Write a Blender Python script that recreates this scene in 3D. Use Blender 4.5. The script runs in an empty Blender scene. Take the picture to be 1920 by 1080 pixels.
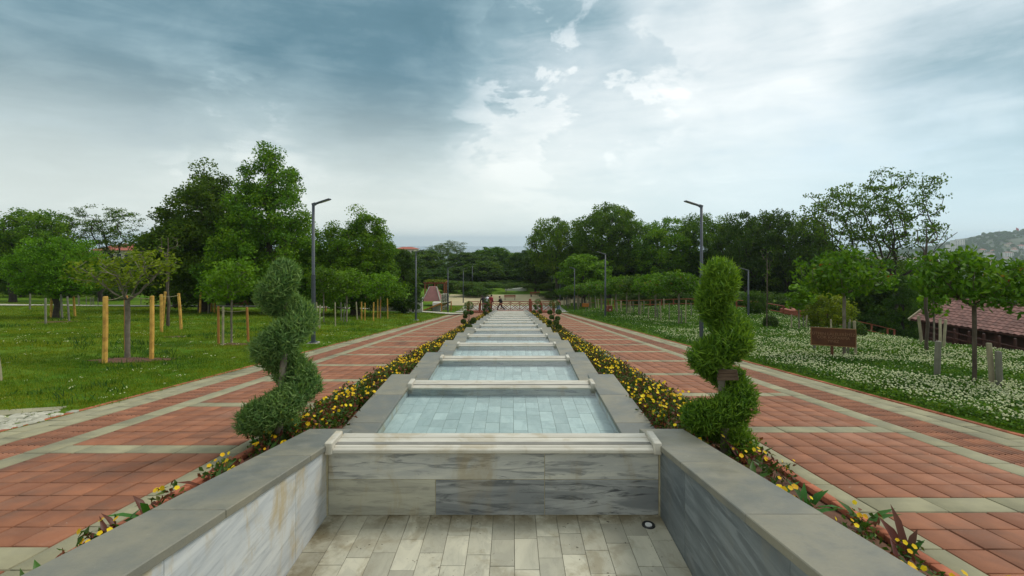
import bpy, bmesh, math, random
import numpy as np
from mathutils import Vector, Matrix, Euler

random.seed(7)
RNG = np.random.default_rng(7)
SC = bpy.context.scene
COL = SC.collection
R = math.radians

# ------------------------------------------------------------------ camera
CAMZ = 1.84
cam = bpy.data.cameras.new('camera')
cam.lens = 16.5; cam.sensor_width = 36.0; cam.shift_y = -85 / 1920.0
cam.clip_start = 0.05; cam.clip_end = 80000
camo = bpy.data.objects.new('camera', cam); COL.objects.link(camo)
camo.location = (0, 0, CAMZ); camo.rotation_euler = (R(90), 0, 0)
SC.camera = camo

# ------------------------------------------------------------------ light and exposure
SC.view_settings.view_transform = 'Standard'
SC.view_settings.look = 'None'
SC.view_settings.exposure = 0.42
SC.view_settings.gamma = 1.0
SC.view_settings.use_curve_mapping = False
SC.cycles.volume_bounces = 4
SUN_AZ, SUN_EL = 62.0, 52.0          # azimuth clockwise from +Y
SUN_E = 1.5
sd = Vector((math.sin(R(SUN_AZ)) * math.cos(R(SUN_EL)), math.cos(R(SUN_AZ)) * math.cos(R(SUN_EL)), math.sin(R(SUN_EL))))
sun = bpy.data.lights.new('sun', 'SUN'); sun.energy = SUN_E; sun.angle = R(16); sun.color = (1.0, 0.955, 0.88)
suno = bpy.data.objects.new('sun', sun); COL.objects.link(suno)
suno.rotation_euler = (-sd).to_track_quat('-Z', 'Y').to_euler()

world = bpy.data.worlds.new('World'); SC.world = world; world.use_nodes = True


class NT:
    """small helper round a node tree"""
    def __init__(s, tree):
        s.t = tree; s.n = tree.nodes; s.l = tree.links
    def set(s, sock, v):
        if v is None: return
        if hasattr(v, 'is_output'): s.l.new(v, sock)
        else:
            try: sock.default_value = v
            except Exception:
                sock.default_value = (*v, 1.0)
    def node(s, typ, ins=None, **props):
        nd = s.n.new(typ)
        for k, v in props.items(): setattr(nd, k, v)
        for k, v in (ins or {}).items(): s.set(nd.inputs[k], v)
        return nd
    def math(s, op, a, b=None, c=None, clamp=False):
        nd = s.n.new('ShaderNodeMath'); nd.operation = op; nd.use_clamp = clamp
        s.set(nd.inputs[0], a); s.set(nd.inputs[1], b); s.set(nd.inputs[2], c)
        return nd.outputs[0]
    def vmath(s, op, a, b=None, out=0):
        nd = s.n.new('ShaderNodeVectorMath'); nd.operation = op
        s.set(nd.inputs[0], a); s.set(nd.inputs[1], b)
        return nd.outputs[out]
    def noise(s, vec, scale, detail=4, rough=0.55, dist=0.0, dims='3D'):
        nd = s.node('ShaderNodeTexNoise', {'Scale': scale, 'Detail': detail, 'Roughness': rough, 'Distortion': dist})
        if vec is not None: s.l.new(vec, nd.inputs['Vector'])
        return nd.outputs['Fac']
    def ramp(s, fac, stops, interp='LINEAR'):
        nd = s.n.new('ShaderNodeValToRGB'); cr = nd.color_ramp; cr.interpolation = interp
        while len(cr.elements) > 1: cr.elements.remove(cr.elements[-1])
        for i, (p, c) in enumerate(stops):
            e = cr.elements[0] if i == 0 else cr.elements.new(p)
            e.position = p; e.color = (c, c, c, 1) if isinstance(c, (int, float)) else (*c, 1)
        s.set(nd.inputs[0], fac)
        return nd.outputs[0]
    def mix(s, fac, a, b, blend='MIX'):
        nd = s.n.new('ShaderNodeMix'); nd.data_type = 'RGBA'; nd.blend_type = blend
        s.set(nd.inputs[0], fac); s.set(nd.inputs[6], a if hasattr(a, 'is_output') else (*a, 1))
        s.set(nd.inputs[7], b if hasattr(b, 'is_output') else (*b, 1))
        return nd.outputs[2]
    def maprange(s, v, a, b, c=0.0, d=1.0, smooth=True):
        nd = s.n.new('ShaderNodeMapRange'); nd.interpolation_type = 'SMOOTHSTEP' if smooth else 'LINEAR'
        s.set(nd.inputs[0], v)
        for i, x in zip((1, 2, 3, 4), (a, b, c, d)): nd.inputs[i].default_value = x
        return nd.outputs[0]
    def scalevec(s, vec, sc, off=None):
        v = s.vmath('MULTIPLY', vec, sc)
        return s.vmath('ADD', v, off) if off is not None else v


def build_world():
    g = NT(world.node_tree); g.n.clear()
    out = g.node('ShaderNodeOutputWorld')
    sky = g.node('ShaderNodeTexSky', sky_type='NISHITA')
    sky.sun_disc = False; sky.sun_elevation = R(SUN_EL); sky.sun_rotation = R(SUN_AZ); sky.altitude = 60
    bg_sky = g.node('ShaderNodeBackground', {'Color': sky.outputs[0], 'Strength': 0.12})
    D = g.node('ShaderNodeTexCoord').outputs['Generated']
    sp = g.node('ShaderNodeSeparateXYZ'); g.l.new(D, sp.inputs[0])
    x, y, z = sp.outputs
    zz = g.math('ADD', g.math('MAXIMUM', z, 0.0), 0.16)
    cb = g.node('ShaderNodeCombineXYZ', {0: g.math('DIVIDE', x, zz), 1: g.math('DIVIDE', y, zz), 2: 0.0}).outputs[0]
    wob = g.node('ShaderNodeTexNoise', {'Scale': 1.1, 'Detail': 3}); g.l.new(cb, wob.inputs['Vector'])
    cw = g.vmath('ADD', cb, g.scalevec(g.vmath('SUBTRACT', wob.outputs['Color'], (0.5, 0.5, 0.5)), (0.9, 0.9, 0.0)))
    n1 = g.noise(cw, 0.62, 7, 0.52)
    n2 = g.noise(g.vmath('ADD', cw, (7.3, 2.1, 0.0)), 1.9, 8, 0.62)
    n3 = g.noise(g.vmath('ADD', D, (3.1, 1.7, 5.0)), 9.0, 6, 0.62)
    def lobe(u, v, outer, inner):
        d = Vector((u - 961, 880, -(v - 455))).normalized()
        return g.maprange(g.math('ADD', g.vmath('DOT_PRODUCT', D, tuple(d), 'Value'),
                                 g.math('MULTIPLY', g.math('SUBTRACT', n1, 0.5), 0.10)), math.cos(R(outer)), math.cos(R(inner)))
    v = g.math('ADD', 0.79, g.math('MULTIPLY', g.math('SUBTRACT', n1, 0.5), 0.55))
    v = g.math('ADD', v, g.math('MULTIPLY', g.math('SUBTRACT', n2, 0.5), 0.42))
    v = g.math('ADD', v, g.math('MULTIPLY', g.math('SUBTRACT', n3, 0.5), 0.16))
    for (u, vv, o, i, w) in ((420, 60, 33, 6, -0.36), (40, 90, 24, 4, -0.20), (760, 150, 19, 2, -0.22), (980, 70, 17, 1, -0.15), (200, 190, 15, 2, -0.12),
                             (1860, 110, 14, 2, -0.26), (1090, 120, 13, 1, -0.15), (1380, 20, 9, 1, -0.16),
                             (1560, 240, 30, 5, 0.09), (1700, 40, 20, 2, 0.02), (1450, 140, 14, 2, 0.04), (1000, 230, 13, 0, 0.14), (480, 290, 15, 1, 0.12), (160, 330, 20, 4, 0.20),
                             (1850, 330, 17, 2, -0.20), (40, 340, 10, 1, -0.14)):
        v = g.math('ADD', v, g.math('MULTIPLY', lobe(u, vv, o, i), w))
    # a few heaped cloud tops along the bright middle
    n4 = g.noise(g.vmath('ADD', g.vmath('MULTIPLY', D, (1, 1, 1.9)), (1.1, 0.4, 2.0)), 7.5, 9, 0.58, 0.3)
    puff = g.math('MULTIPLY', g.maprange(n4, 0.50, 0.57), g.math('MAXIMUM', lobe(1060, 220, 17, 4), g.math('MULTIPLY', lobe(430, 310, 12, 2), 0.7)))
    v = g.math('ADD', v, g.math('MULTIPLY', puff, 0.20))
    st = g.noise(g.vmath('MULTIPLY', g.vmath('ADD', D, (2.0, 4.0, 1.0)), (2.2, 2.2, 13.0)), 1.6, 7, 0.6, 0.6)
    v = g.math('ADD', v, g.math('MULTIPLY', g.math('SUBTRACT', st, 0.5), 0.34))
    ccol = g.ramp(v, [(0.0, (0.055, 0.135, 0.175)), (0.25, (0.10, 0.195, 0.245)), (0.45, (0.215, 0.325, 0.375)), (0.62, (0.43, 0.52, 0.56)),
                      (0.76, (0.58, 0.645, 0.665)), (0.90, (0.705, 0.745, 0.75)), (1.0, (0.82, 0.845, 0.835))])
    # towards the horizon the cloud sheet thins into pale haze
    hz = g.maprange(z, 0.0, 0.36, 1.0, 0.0)
    hcol = g.mix(g.maprange(x, -0.3, 0.75), (0.70, 0.735, 0.68), (0.52, 0.67, 0.73))
    ccol = g.mix(g.math('MULTIPLY', hz, 0.85), ccol, hcol)
    bg_c = g.node('ShaderNodeBackground', {'Color': ccol, 'Strength': 1.0})
    cover = g.maprange(g.math('ADD', n1, g.math('MULTIPLY', n2, 0.3)), 0.36, 0.60, 0.80, 0.97)
    mx = g.node('ShaderNodeMixShader', {0: cover, 1: bg_sky.outputs[0], 2: bg_c.outputs[0]})
    g.l.new(mx.outputs[0], out.inputs[0])
build_world()

# ------------------------------------------------------------------ ground shape
S = 0.1184


def sm(a, b, t):
    t = np.clip((t - a) / (b - a), 0, 1); return t * t * (3 - 2 * t)


def P(y):
    y = np.asarray(y, float)
    t = np.clip(y - 60, 0, 16)
    z = -S * np.minimum(y, 60) - (S * t - (S - 0.012) / 32 * t * t)
    z = z - 0.012 * np.maximum(0, y - 76) - 0.06 * np.maximum(0, y - 150)
    return np.maximum(z, -72)


def T(x, y):
    x = np.asarray(x, float); y = np.asarray(y, float)
    a = np.maximum(0, -7.1 - x); b = np.maximum(0, x - 6.9)
    z = P(y) + 0.02 * np.minimum(a, 45) + 0.03 * np.maximum(0, np.minimum(a, 80) - 40)
    z = z + 0.05 * np.minimum(b, 13) * sm(30, 50, y) * (1 - sm(70, 110, y))
    x0 = 15 + 0.28 * np.maximum(0, y - 20)
    c = np.maximum(0, x - x0)
    z = z - np.minimum(0.25 * c * c / (c + 4), 40) * (1 - sm(200, 600, y) * 0.9)
    nb = 0.035 * np.sin(x * 0.9 + 1.3 * np.sin(y * 0.31)) * np.sin(y * 0.7 + 0.5 * x) * sm(7.6, 10, np.abs(x))
    return np.maximum(z + nb, -72)


def gp(u, v):
    """the ground point seen at this place of the 1920x1080 photograph"""
    dx, dz = (u - 961) / 880.0, -(v - 455) / 880.0
    lo, y = 1.0, 1.0
    while y < 700:
        if CAMZ + dz * y < float(T(dx * y, y)): break
        lo = y; y *= 1.02
    hi = y
    for _ in range(30):
        m = 0.5 * (lo + hi)
        if CAMZ + dz * m < float(T(dx * m, m)): hi = m
        else: lo = m
    return Vector((dx * hi, hi, float(T(dx * hi, hi))))


def at(u, d):
    x = (u - 961) / 880.0 * d
    return Vector((x, d, float(T(x, d))))


def zof(v, d): return CAMZ - (v - 455) / 880.0 * d


# ------------------------------------------------------------------ materials
def principled(name):
    m = bpy.data.materials.new(name); m.use_nodes = True
    g = NT(m.node_tree); b = g.n['Principled BSDF']
    return m, g, b


def rnd_of(g):
    oi = g.node('ShaderNodeObjectInfo').outputs['Random']
    at_ = g.node('ShaderNodeAttribute', attribute_name='rnd').outputs['Fac']
    return g.math('FRACT', g.math('ADD', oi, at_))


def mat(name, c, c2=None, scale=6.0, rough=0.8, bump=0.0, bscale=40.0, var=0.0, metal=0.0, spec=0.3, coords='Object', detail=5, dirt=None, dirtscale=1.2, dirtamt=0.5, wear=None):
    m, g, b = principled(name)
    tc = g.node('ShaderNodeTexCoord').outputs[coords] if coords != 'World' else g.node('ShaderNodeNewGeometry').outputs['Position']
    r = rnd_of(g)
    vec = g.vmath('ADD', tc, g.vmath('MULTIPLY', g.node('ShaderNodeCombineXYZ', {0: r, 1: r, 2: r}).outputs[0], (17.0, 31.0, 11.0))) if coords == 'Object' else tc
    n = g.noise(vec, scale, detail)
    col = g.mix(g.maprange(n, 0.32, 0.68), c, c2 if c2 else tuple(x * 0.8 for x in c))
    if dirt:
        dn = g.noise(g.node('ShaderNodeNewGeometry').outputs['Position'], dirtscale, 6, 0.6)
        col = g.mix(g.math('MULTIPLY', g.maprange(dn, 0.48, 0.72), dirtamt), col, dirt)
        if wear:
            wp = g.node('ShaderNodeNewGeometry').outputs['Position']
            col = g.mix(g.math('MULTIPLY', g.maprange(g.noise(wp, 0.7, 6, 0.65), 0.52, 0.70), 0.45), col, wear)
            col = g.mix(g.math('MULTIPLY', g.maprange(g.noise(wp, 0.45, 4, 0.6, 0.5), 0.54, 0.68), 0.5), col, tuple(0.55 * q for q in dirt))
            col = g.mix(g.math('MULTIPLY', g.maprange(g.noise(wp, 34.0, 2, 0.5), 0.76, 0.79), 0.7), col, (0.5, 0.46, 0.38))
    if var:
        hv = g.node('ShaderNodeHueSaturation', {'Hue': 0.5, 'Saturation': 1.0, 'Value': g.math('ADD', 1 - var, g.math('MULTIPLY', r, 2 * var)), 'Color': col})
        col = hv.outputs[0]
    g.set(b.inputs['Base Color'], col); b.inputs['Roughness'].default_value = rough
    b.inputs['Metallic'].default_value = metal; b.inputs['Specular IOR Level'].default_value = spec
    if bump:
        bn = g.noise(vec, bscale, 4)
        bp = g.node('ShaderNodeBump', {'Strength': bump, 'Distance': 0.01, 'Height': bn})
        g.l.new(bp.outputs[0], b.inputs['Normal'])
    return m


def leafmat(name, stops, trans=0.38, rough=0.55, patch=0.35, pa=(0.78, 0.84, 0.9), pb=(1.22, 1.14, 1.0)):
    m = bpy.data.materials.new(name); m.use_nodes = True
    g = NT(m.node_tree); g.n.clear()
    out = g.node('ShaderNodeOutputMaterial')
    a = g.node('ShaderNodeAttribute', attribute_name='rnd').outputs['Fac']
    oi = g.node('ShaderNodeObjectInfo').outputs['Random']
    col = g.ramp(a, stops)
    if patch:
        p = g.node('ShaderNodeNewGeometry').outputs['Position']
        pn = g.math('ADD', g.math('MULTIPLY', g.noise(p, patch, 4, 0.6), 0.6), g.math('MULTIPLY', g.noise(p, patch * 4.5, 3, 0.6), 0.4))
        tint = g.mix(g.maprange(pn, 0.36, 0.64), pa, pb)
        col = g.mix(1.0, col, tint, 'MULTIPLY')
    hv = g.node('ShaderNodeHueSaturation', {'Hue': g.math('ADD', 0.492, g.math('MULTIPLY', oi, 0.016)), 'Saturation': 1.0,
                                            'Value': g.math('ADD', 0.86, g.math('MULTIPLY', oi, 0.28)), 'Color': col}).outputs[0]
    b = g.node('ShaderNodeBsdfPrincipled', {'Base Color': hv, 'Roughness': rough, 'Specular IOR Level': 0.16})
    tcol = g.mix(1.0, hv, (1.25, 1.3, 0.5), 'MULTIPLY')
    tr = g.node('ShaderNodeBsdfTranslucent', {'Color': tcol})
    mx = g.node('ShaderNodeMixShader', {0: trans, 1: b.outputs[0], 2: tr.outputs[0]})
    g.l.new(mx.outputs[0], out.inputs[0])
    return m


def ground_mat():
    m, g, b = principled('lawn_ground')
    p = g.node('ShaderNodeNewGeometry').outputs['Position']
    n1 = g.noise(p, 0.35, 6, 0.6); n2 = g.noise(p, 5.0, 6, 0.7); n3 = g.noise(p, 60.0, 3, 0.7)
    c = g.mix(g.maprange(n1, 0.35, 0.65), (0.060, 0.140, 0.005), (0.110, 0.175, 0.010))
    c = g.mix(g.math('MULTIPLY', g.maprange(n2, 0.45, 0.75), 0.6), c, (0.030, 0.080, 0.007))
    c = g.mix(g.math('MULTIPLY', g.maprange(n3, 0.5, 0.8), 0.45), c, (0.10, 0.15, 0.03))
    s = g.maprange(g.noise(g.vmath('ADD', p, (40, 3, 0)), 0.5, 5, 0.65), 0.62, 0.72)
    c = g.mix(g.math('MULTIPLY', s, 0.55), c, (0.13, 0.085, 0.04))
    g.set(b.inputs['Base Color'], c); b.inputs['Roughness'].default_value = 0.95; b.inputs['Specular IOR Level'].default_value = 0.1
    bp = g.node('ShaderNodeBump', {'Strength': 0.8, 'Distance': 0.04, 'Height': g.noise(p, 30, 5, 0.7)})
    g.l.new(bp.outputs[0], b.inputs['Normal'])
    return m


def marble_mat(name, light, dark, vein, stain=(0.30, 0.22, 0.09), stainamt=0.5, rough=0.35, axis='x', contrast=1.0, specks=False, tilevar=0.0):
    m, g, b = principled(name)
    p = g.node('ShaderNodeNewGeometry').outputs['Position']
    r = rnd_of(g)
    off = g.vmath('MULTIPLY', g.node('ShaderNodeCombineXYZ', {0: r, 1: r, 2: r}).outputs[0], (23.0, 41.0, 13.0))
    sc = {'x': (0.55, 4.0, 4.5), 'y': (3.5, 0.5, 4.5), 't': (1.7, 0.75, 1.0)}[axis]
    vv = g.vmath('ADD', g.vmath('MULTIPLY', p, sc), off)
    n = g.noise(vv, 1.3, 8, 0.62, 0.9)
    n2 = g.noise(vv, 2.6, 8, 0.66, 1.5)
    c = g.mix(g.maprange(n, 0.38, 0.60), light, dark)
    c = g.mix(g.math('MULTIPLY', g.maprange(n2, 0.49, 0.63), 0.75 * contrast), c, vein)
    c = g.mix(g.math('MULTIPLY', g.maprange(r, 0.25, 1.0, smooth=False), 0.30 * contrast), c, dark)
    sn = g.noise(g.vmath('MULTIPLY', p, (1.6, 1.6, 0.7)), 1.7, 6, 0.65, 0.6)
    c = g.mix(g.math('MULTIPLY', g.maprange(sn, 0.49, 0.66), stainamt), c, stain)
    if tilevar:
        r2 = g.math('FRACT', g.math('MULTIPLY', r, 7.31))
        c = g.mix(g.math('MULTIPLY', g.math('POWER', r2, 1.6), tilevar), c, tuple(0.62 * q for q in dark))
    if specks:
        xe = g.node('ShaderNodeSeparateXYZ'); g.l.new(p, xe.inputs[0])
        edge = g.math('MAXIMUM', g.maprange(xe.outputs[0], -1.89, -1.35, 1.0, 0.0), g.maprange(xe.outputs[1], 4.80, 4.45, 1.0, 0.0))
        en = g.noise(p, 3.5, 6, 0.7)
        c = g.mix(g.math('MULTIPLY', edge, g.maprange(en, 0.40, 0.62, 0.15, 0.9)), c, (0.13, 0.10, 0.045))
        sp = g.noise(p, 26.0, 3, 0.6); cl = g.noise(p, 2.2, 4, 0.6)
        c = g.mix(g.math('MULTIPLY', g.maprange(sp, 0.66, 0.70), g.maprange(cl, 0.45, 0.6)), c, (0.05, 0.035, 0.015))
    g.set(b.inputs['Base Color'], c)
    g.set(b.inputs['Roughness'], g.maprange(n2, 0.3, 0.7, rough, rough + 0.2))
    b.inputs['Specular IOR Level'].default_value = 0.45
    bp = g.node('ShaderNodeBump', {'Strength': 0.15, 'Distance': 0.01, 'Height': n2})
    g.l.new(bp.outputs[0], b.inputs['Normal'])
    return m


def coping_mat():
    """sawn stone: tan and blue grey blotches, pale scuffs, dark damp specks"""
    m, g, b = principled('coping_stone')
    p = g.node('ShaderNodeNewGeometry').outputs['Position']
    r = rnd_of(g)
    off = g.vmath('ADD', p, g.vmath('MULTIPLY', g.node('ShaderNodeCombineXYZ', {0: r, 1: r, 2: r}).outputs[0], (3.0, 5.0, 2.0)))
    n1 = g.noise(off, 0.9, 5, 0.6, 0.5); n2 = g.noise(off, 5.0, 7, 0.65); n3 = g.noise(p, 38.0, 5, 0.7)
    c = g.mix(g.maprange(n1, 0.36, 0.62), (0.135, 0.140, 0.122), (0.215, 0.198, 0.142))
    c = g.mix(g.math('MULTIPLY', g.maprange(n2, 0.50, 0.72), 0.30), c, (0.28, 0.255, 0.18))
    c = g.mix(g.math('MULTIPLY', g.maprange(n2, 0.46, 0.30), 0.35), c, (0.10, 0.103, 0.09))
    c = g.mix(g.math('MULTIPLY', g.maprange(n3, 0.55, 0.75), 0.25), c, (0.08, 0.075, 0.06))
    sc = g.noise(g.vmath('MULTIPLY', p, (9.0, 14.0, 9.0)), 1.0, 6, 0.75, 1.0)
    c = g.mix(g.math('MULTIPLY', g.maprange(sc, 0.665, 0.72), 0.6), c, (0.50, 0.48, 0.40))
    c = g.mix(g.math('MULTIPLY', g.maprange(sc, 0.31, 0.25), 0.7), c, (0.04, 0.035, 0.025))
    g.set(b.inputs['Base Color'], c); g.set(b.inputs['Roughness'], g.maprange(n2, 0.3, 0.7, 0.42, 0.62)); b.inputs['Specular IOR Level'].default_value = 0.4
    bp = g.node('ShaderNodeBump', {'Strength': 0.25, 'Distance': 0.01, 'Height': n3}); g.l.new(bp.outputs[0], b.inputs['Normal'])
    return m


def water_mat():
    m = bpy.data.materials.new('pool_water'); m.use_nodes = True
    g = NT(m.node_tree); g.n.clear()
    out = g.node('ShaderNodeOutputMaterial')
    p = g.node('ShaderNodeNewGeometry').outputs['Position']
    h = g.math('ADD', g.noise(g.vmath('MULTIPLY', p, (3, 3, 1)), 2.0, 3), g.math('MULTIPLY', g.noise(p, 22.0, 2), 0.12))
    bp = g.node('ShaderNodeBump', {'Strength': 0.10, 'Distance': 0.05, 'Height': h})
    fr = g.node('ShaderNodeFresnel', {'IOR': 1.33}); g.l.new(bp.outputs[0], fr.inputs['Normal'])
    gl = g.node('ShaderNodeBsdfGlossy', {'Roughness': 0.02}); g.l.new(bp.outputs[0], gl.inputs['Normal'])
    tr = g.node('ShaderNodeBsdfTransparent', {'Color': (0.885, 0.965, 0.965, 1)})
    mx = g.node('ShaderNodeMixShader', {0: fr.outputs[0], 1: tr.outputs[0], 2: gl.outputs[0]})
    g.l.new(mx.outputs[0], out.inputs[0])
    return m


def emit_free(name, c, rough=0.5): return mat(name, c, tuple(x * 0.85 for x in c), 8, rough)


M = {}
M['ground'] = ground_mat()
M['red_paver'] = mat('red_paver', (0.295, 0.118, 0.058), (0.215, 0.085, 0.044), 2.6, 0.8, 0.3, 90, 0.10, dirt=(0.15, 0.085, 0.055), dirtscale=2.6, dirtamt=0.5, wear=(0.36, 0.185, 0.12))
M['grey_paver'] = mat('grey_paver', (0.30, 0.275, 0.165), (0.225, 0.21, 0.13), 3.0, 0.85, 0.25, 90, 0.10, dirt=(0.16, 0.15, 0.10), dirtscale=2.8, dirtamt=0.55, wear=(0.36, 0.33, 0.22))
M['kerb_brick'] = mat('kerb_brick', (0.36, 0.115, 0.055), (0.27, 0.085, 0.042), 6.0, 0.85, 0.3, 60, 0.2)
M['joint'] = mat('joint_sand', (0.022, 0.016, 0.011), (0.013, 0.010, 0.008), 12, 0.95, 0.3, 50, coords='World')
M['soil'] = mat('bed_soil', (0.135, 0.062, 0.034), (0.075, 0.038, 0.022), 5, 0.95, 1.0, 30, coords='World')
M['coping'] = coping_mat()
M['core'] = mat('wall_core', (0.22, 0.21, 0.18), (0.17, 0.165, 0.14), 3, 0.8, 0.2, 30, coords='World')
M['marble'] = marble_mat('grey_marble', (0.54, 0.525, 0.44), (0.40, 0.40, 0.36), (0.16, 0.17, 0.165), stainamt=0.5, contrast=1.15)
M['marble_buff'] = marble_mat('buff_marble', (0.45, 0.43, 0.325), (0.36, 0.345, 0.27), (0.22, 0.215, 0.17), stainamt=0.6)
M['marble_slate'] = marble_mat('slate_veined_marble', (0.42, 0.425, 0.39), (0.20, 0.21, 0.205), (0.045, 0.05, 0.052), stainamt=0.25, contrast=1.3)
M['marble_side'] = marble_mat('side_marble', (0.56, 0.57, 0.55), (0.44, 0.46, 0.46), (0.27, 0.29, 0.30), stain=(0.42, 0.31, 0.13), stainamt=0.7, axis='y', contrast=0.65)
M['marble_shaded'] = marble_mat('shaded_blue_grey_marble', (0.155, 0.178, 0.18), (0.095, 0.113, 0.118), (0.24, 0.265, 0.265), stainamt=0.12, axis='y', contrast=0.9)  # veined blue grey marble, base colour darkened to carry this wall's shade
M['lip'] = marble_mat('white_marble', (0.57, 0.535, 0.44), (0.48, 0.45, 0.37), (0.37, 0.335, 0.26), stainamt=0.4, contrast=0.5)
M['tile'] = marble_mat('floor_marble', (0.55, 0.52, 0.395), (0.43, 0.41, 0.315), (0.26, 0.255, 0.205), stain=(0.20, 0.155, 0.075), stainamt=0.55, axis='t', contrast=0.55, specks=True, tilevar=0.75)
M['pooltile'] = marble_mat('pool_floor_marble', (0.64, 0.68, 0.65), (0.52, 0.57, 0.55), (0.36, 0.41, 0.40), stainamt=0.08, axis='t', contrast=0.5, tilevar=0.6)
M['pale_grout'] = mat('pale_grout', (0.46, 0.41, 0.27), (0.36, 0.31, 0.19), 14, 0.85, coords='World')
M['grout'] = mat('grout', (0.16, 0.15, 0.115), (0.10, 0.095, 0.07), 6, 0.9, coords='World')
M['water'] = water_mat()
M['pole'] = mat('dark_grey_paint', (0.045, 0.055, 0.065), (0.04, 0.048, 0.058), 4, 0.45, spec=0.5)
M['glass_led'] = mat('lamp_glass', (0.35, 0.36, 0.36), (0.32, 0.33, 0.33), 4, 0.25)
M['concrete'] = mat('concrete', (0.36, 0.345, 0.29), (0.28, 0.27, 0.23), 3, 0.88, 0.3, 40, 0.05)
M['pale_stone'] = mat('pale_stone', (0.42, 0.40, 0.31), (0.30, 0.29, 0.22), 4, 0.9, 0.4, 30, 0.15)
M['yellow_wood'] = mat('yellow_timber', (0.62, 0.36, 0.075), (0.44, 0.24, 0.046), 5, 0.65, 0.2, 30, 0.10, dirt=(0.22, 0.10, 0.025), dirtscale=7, dirtamt=0.7)
M['orange_wood'] = mat('orange_timber', (0.45, 0.20, 0.05), (0.34, 0.15, 0.04), 5, 0.7, 0.2, 30, 0.10)
M['pale_wood'] = mat('weathered_timber', (0.38, 0.33, 0.21), (0.27, 0.235, 0.15), 5, 0.8, 0.3, 30, 0.18)
M['grey_wood'] = mat('grey_timber', (0.20, 0.19, 0.145), (0.14, 0.135, 0.10), 5, 0.85, 0.3, 30, 0.15)
M['band_wood'] = mat('band_wood', (0.125, 0.082, 0.05), (0.085, 0.055, 0.034), 5, 0.85, 0.4, 30, 0.1)
M['brown_wood'] = mat('brown_sign_wood', (0.105, 0.040, 0.016), (0.075, 0.028, 0.012), 5, 0.6, 0.1, 30, 0.05)
M['sign_edge'] = mat('tan_edge_wood', (0.26, 0.14, 0.05), (0.2, 0.10, 0.04), 5, 0.7)
M['letter'] = mat('cream_lettering', (0.24, 0.125, 0.065), (0.2, 0.105, 0.055), 20, 0.7)
M['red_wood'] = mat('red_brown_timber', (0.27, 0.075, 0.036), (0.20, 0.055, 0.027), 5, 0.65, 0.1, 30, 0.12)
M['orange_board'] = mat('orange_board', (0.38, 0.14, 0.028), (0.3, 0.11, 0.02), 5, 0.6)
M['dark_metal'] = mat('dark_metal', (0.02, 0.022, 0.024), (0.03, 0.03, 0.03), 6, 0.45, metal=0.3)
M['white_plastic'] = mat('white_cap', (0.72, 0.72, 0.68), (0.6, 0.6, 0.57), 8, 0.5)
M['rope'] = mat('rope', (0.42, 0.36, 0.22), (0.34, 0.29, 0.18), 30, 0.9)
M['bark'] = mat('bark', (0.11, 0.085, 0.06), (0.06, 0.047, 0.034), 5, 0.9, 0.8, 14, 0.15)
M['dark_bark'] = mat('dark_bark', (0.05, 0.04, 0.03), (0.03, 0.024, 0.018), 5, 0.9, 0.8, 14, 0.15)
M['grey_bark'] = mat('grey_bark', (0.22, 0.19, 0.14), (0.13, 0.11, 0.08), 6, 0.85, 0.5, 20, 0.12)
M['roof_tile'] = mat('pink_brown_roof_tile', (0.215, 0.105, 0.085), (0.165, 0.085, 0.07), 5, 0.8, 0.2, 30, 0.22)
M['roof_red'] = mat('red_roof', (0.36, 0.10, 0.06), (0.28, 0.08, 0.05), 4, 0.8, 0.1, 20, 0.15)
M['dark_timber'] = mat('dark_red_timber', (0.055, 0.018, 0.012), (0.04, 0.014, 0.01), 5, 0.7, 0.1, 20, 0.1)
M['white_wall'] = mat('white_wall', (0.62, 0.60, 0.54), (0.52, 0.50, 0.45), 2, 0.85, 0.1, 20, 0.08)
M['cream_wall'] = mat('cream_wall', (0.52, 0.47, 0.34), (0.44, 0.40, 0.29), 2, 0.85, 0.1, 20, 0.12)
M['pink'] = mat('pink_render', (0.30, 0.135, 0.125), (0.25, 0.115, 0.105), 2, 0.8, 0.1, 20, 0.06)
M['grey_render'] = mat('grey_render', (0.20, 0.185, 0.15), (0.15, 0.14, 0.115), 2, 0.85, 0.1, 20, 0.06)
M['window'] = mat('window_glass', (0.03, 0.04, 0.05), (0.025, 0.03, 0.04), 2, 0.15, spec=0.6)
M['plaza'] = mat('plaza_paving', (0.42, 0.36, 0.20), (0.35, 0.30, 0.17), 0.6, 0.85, coords='World')
M['asphalt'] = mat('asphalt', (0.06, 0.062, 0.066), (0.05, 0.052, 0.056), 4, 0.9, coords='World')
M['skin'] = mat('skin', (0.42, 0.24, 0.16), (0.38, 0.21, 0.14), 10, 0.6)
M['black_cloth'] = mat('black_cloth', (0.012, 0.012, 0.014), (0.018, 0.017, 0.018), 12, 0.85)
M['hair'] = mat('dark_hair', (0.018, 0.012, 0.009), (0.012, 0.008, 0.007), 20, 0.7)
M['red_cloth'] = mat('red_cloth', (0.24, 0.022, 0.028), (0.18, 0.018, 0.022), 12, 0.85)
M['maroon_cloth'] = mat('maroon_cloth', (0.15, 0.02, 0.022), (0.10, 0.015, 0.018), 12, 0.85)
M['grey_cloth'] = mat('grey_cloth', (0.16, 0.16, 0.13), (0.12, 0.12, 0.10), 12, 0.85)
M['white_cloth'] = mat('white_cloth', (0.68, 0.68, 0.70), (0.45, 0.45, 0.52), 14, 0.85)
M['denim'] = mat('denim', (0.07, 0.12, 0.26), (0.05, 0.09, 0.2), 14, 0.85)
M['purple_cloth'] = mat('purple_cloth', (0.075, 0.05, 0.19), (0.055, 0.04, 0.15), 10, 0.85)
M['red_paint'] = mat('red_car_paint', (0.22, 0.015, 0.018), (0.2, 0.014, 0.016), 3, 0.25, spec=0.6)
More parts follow.
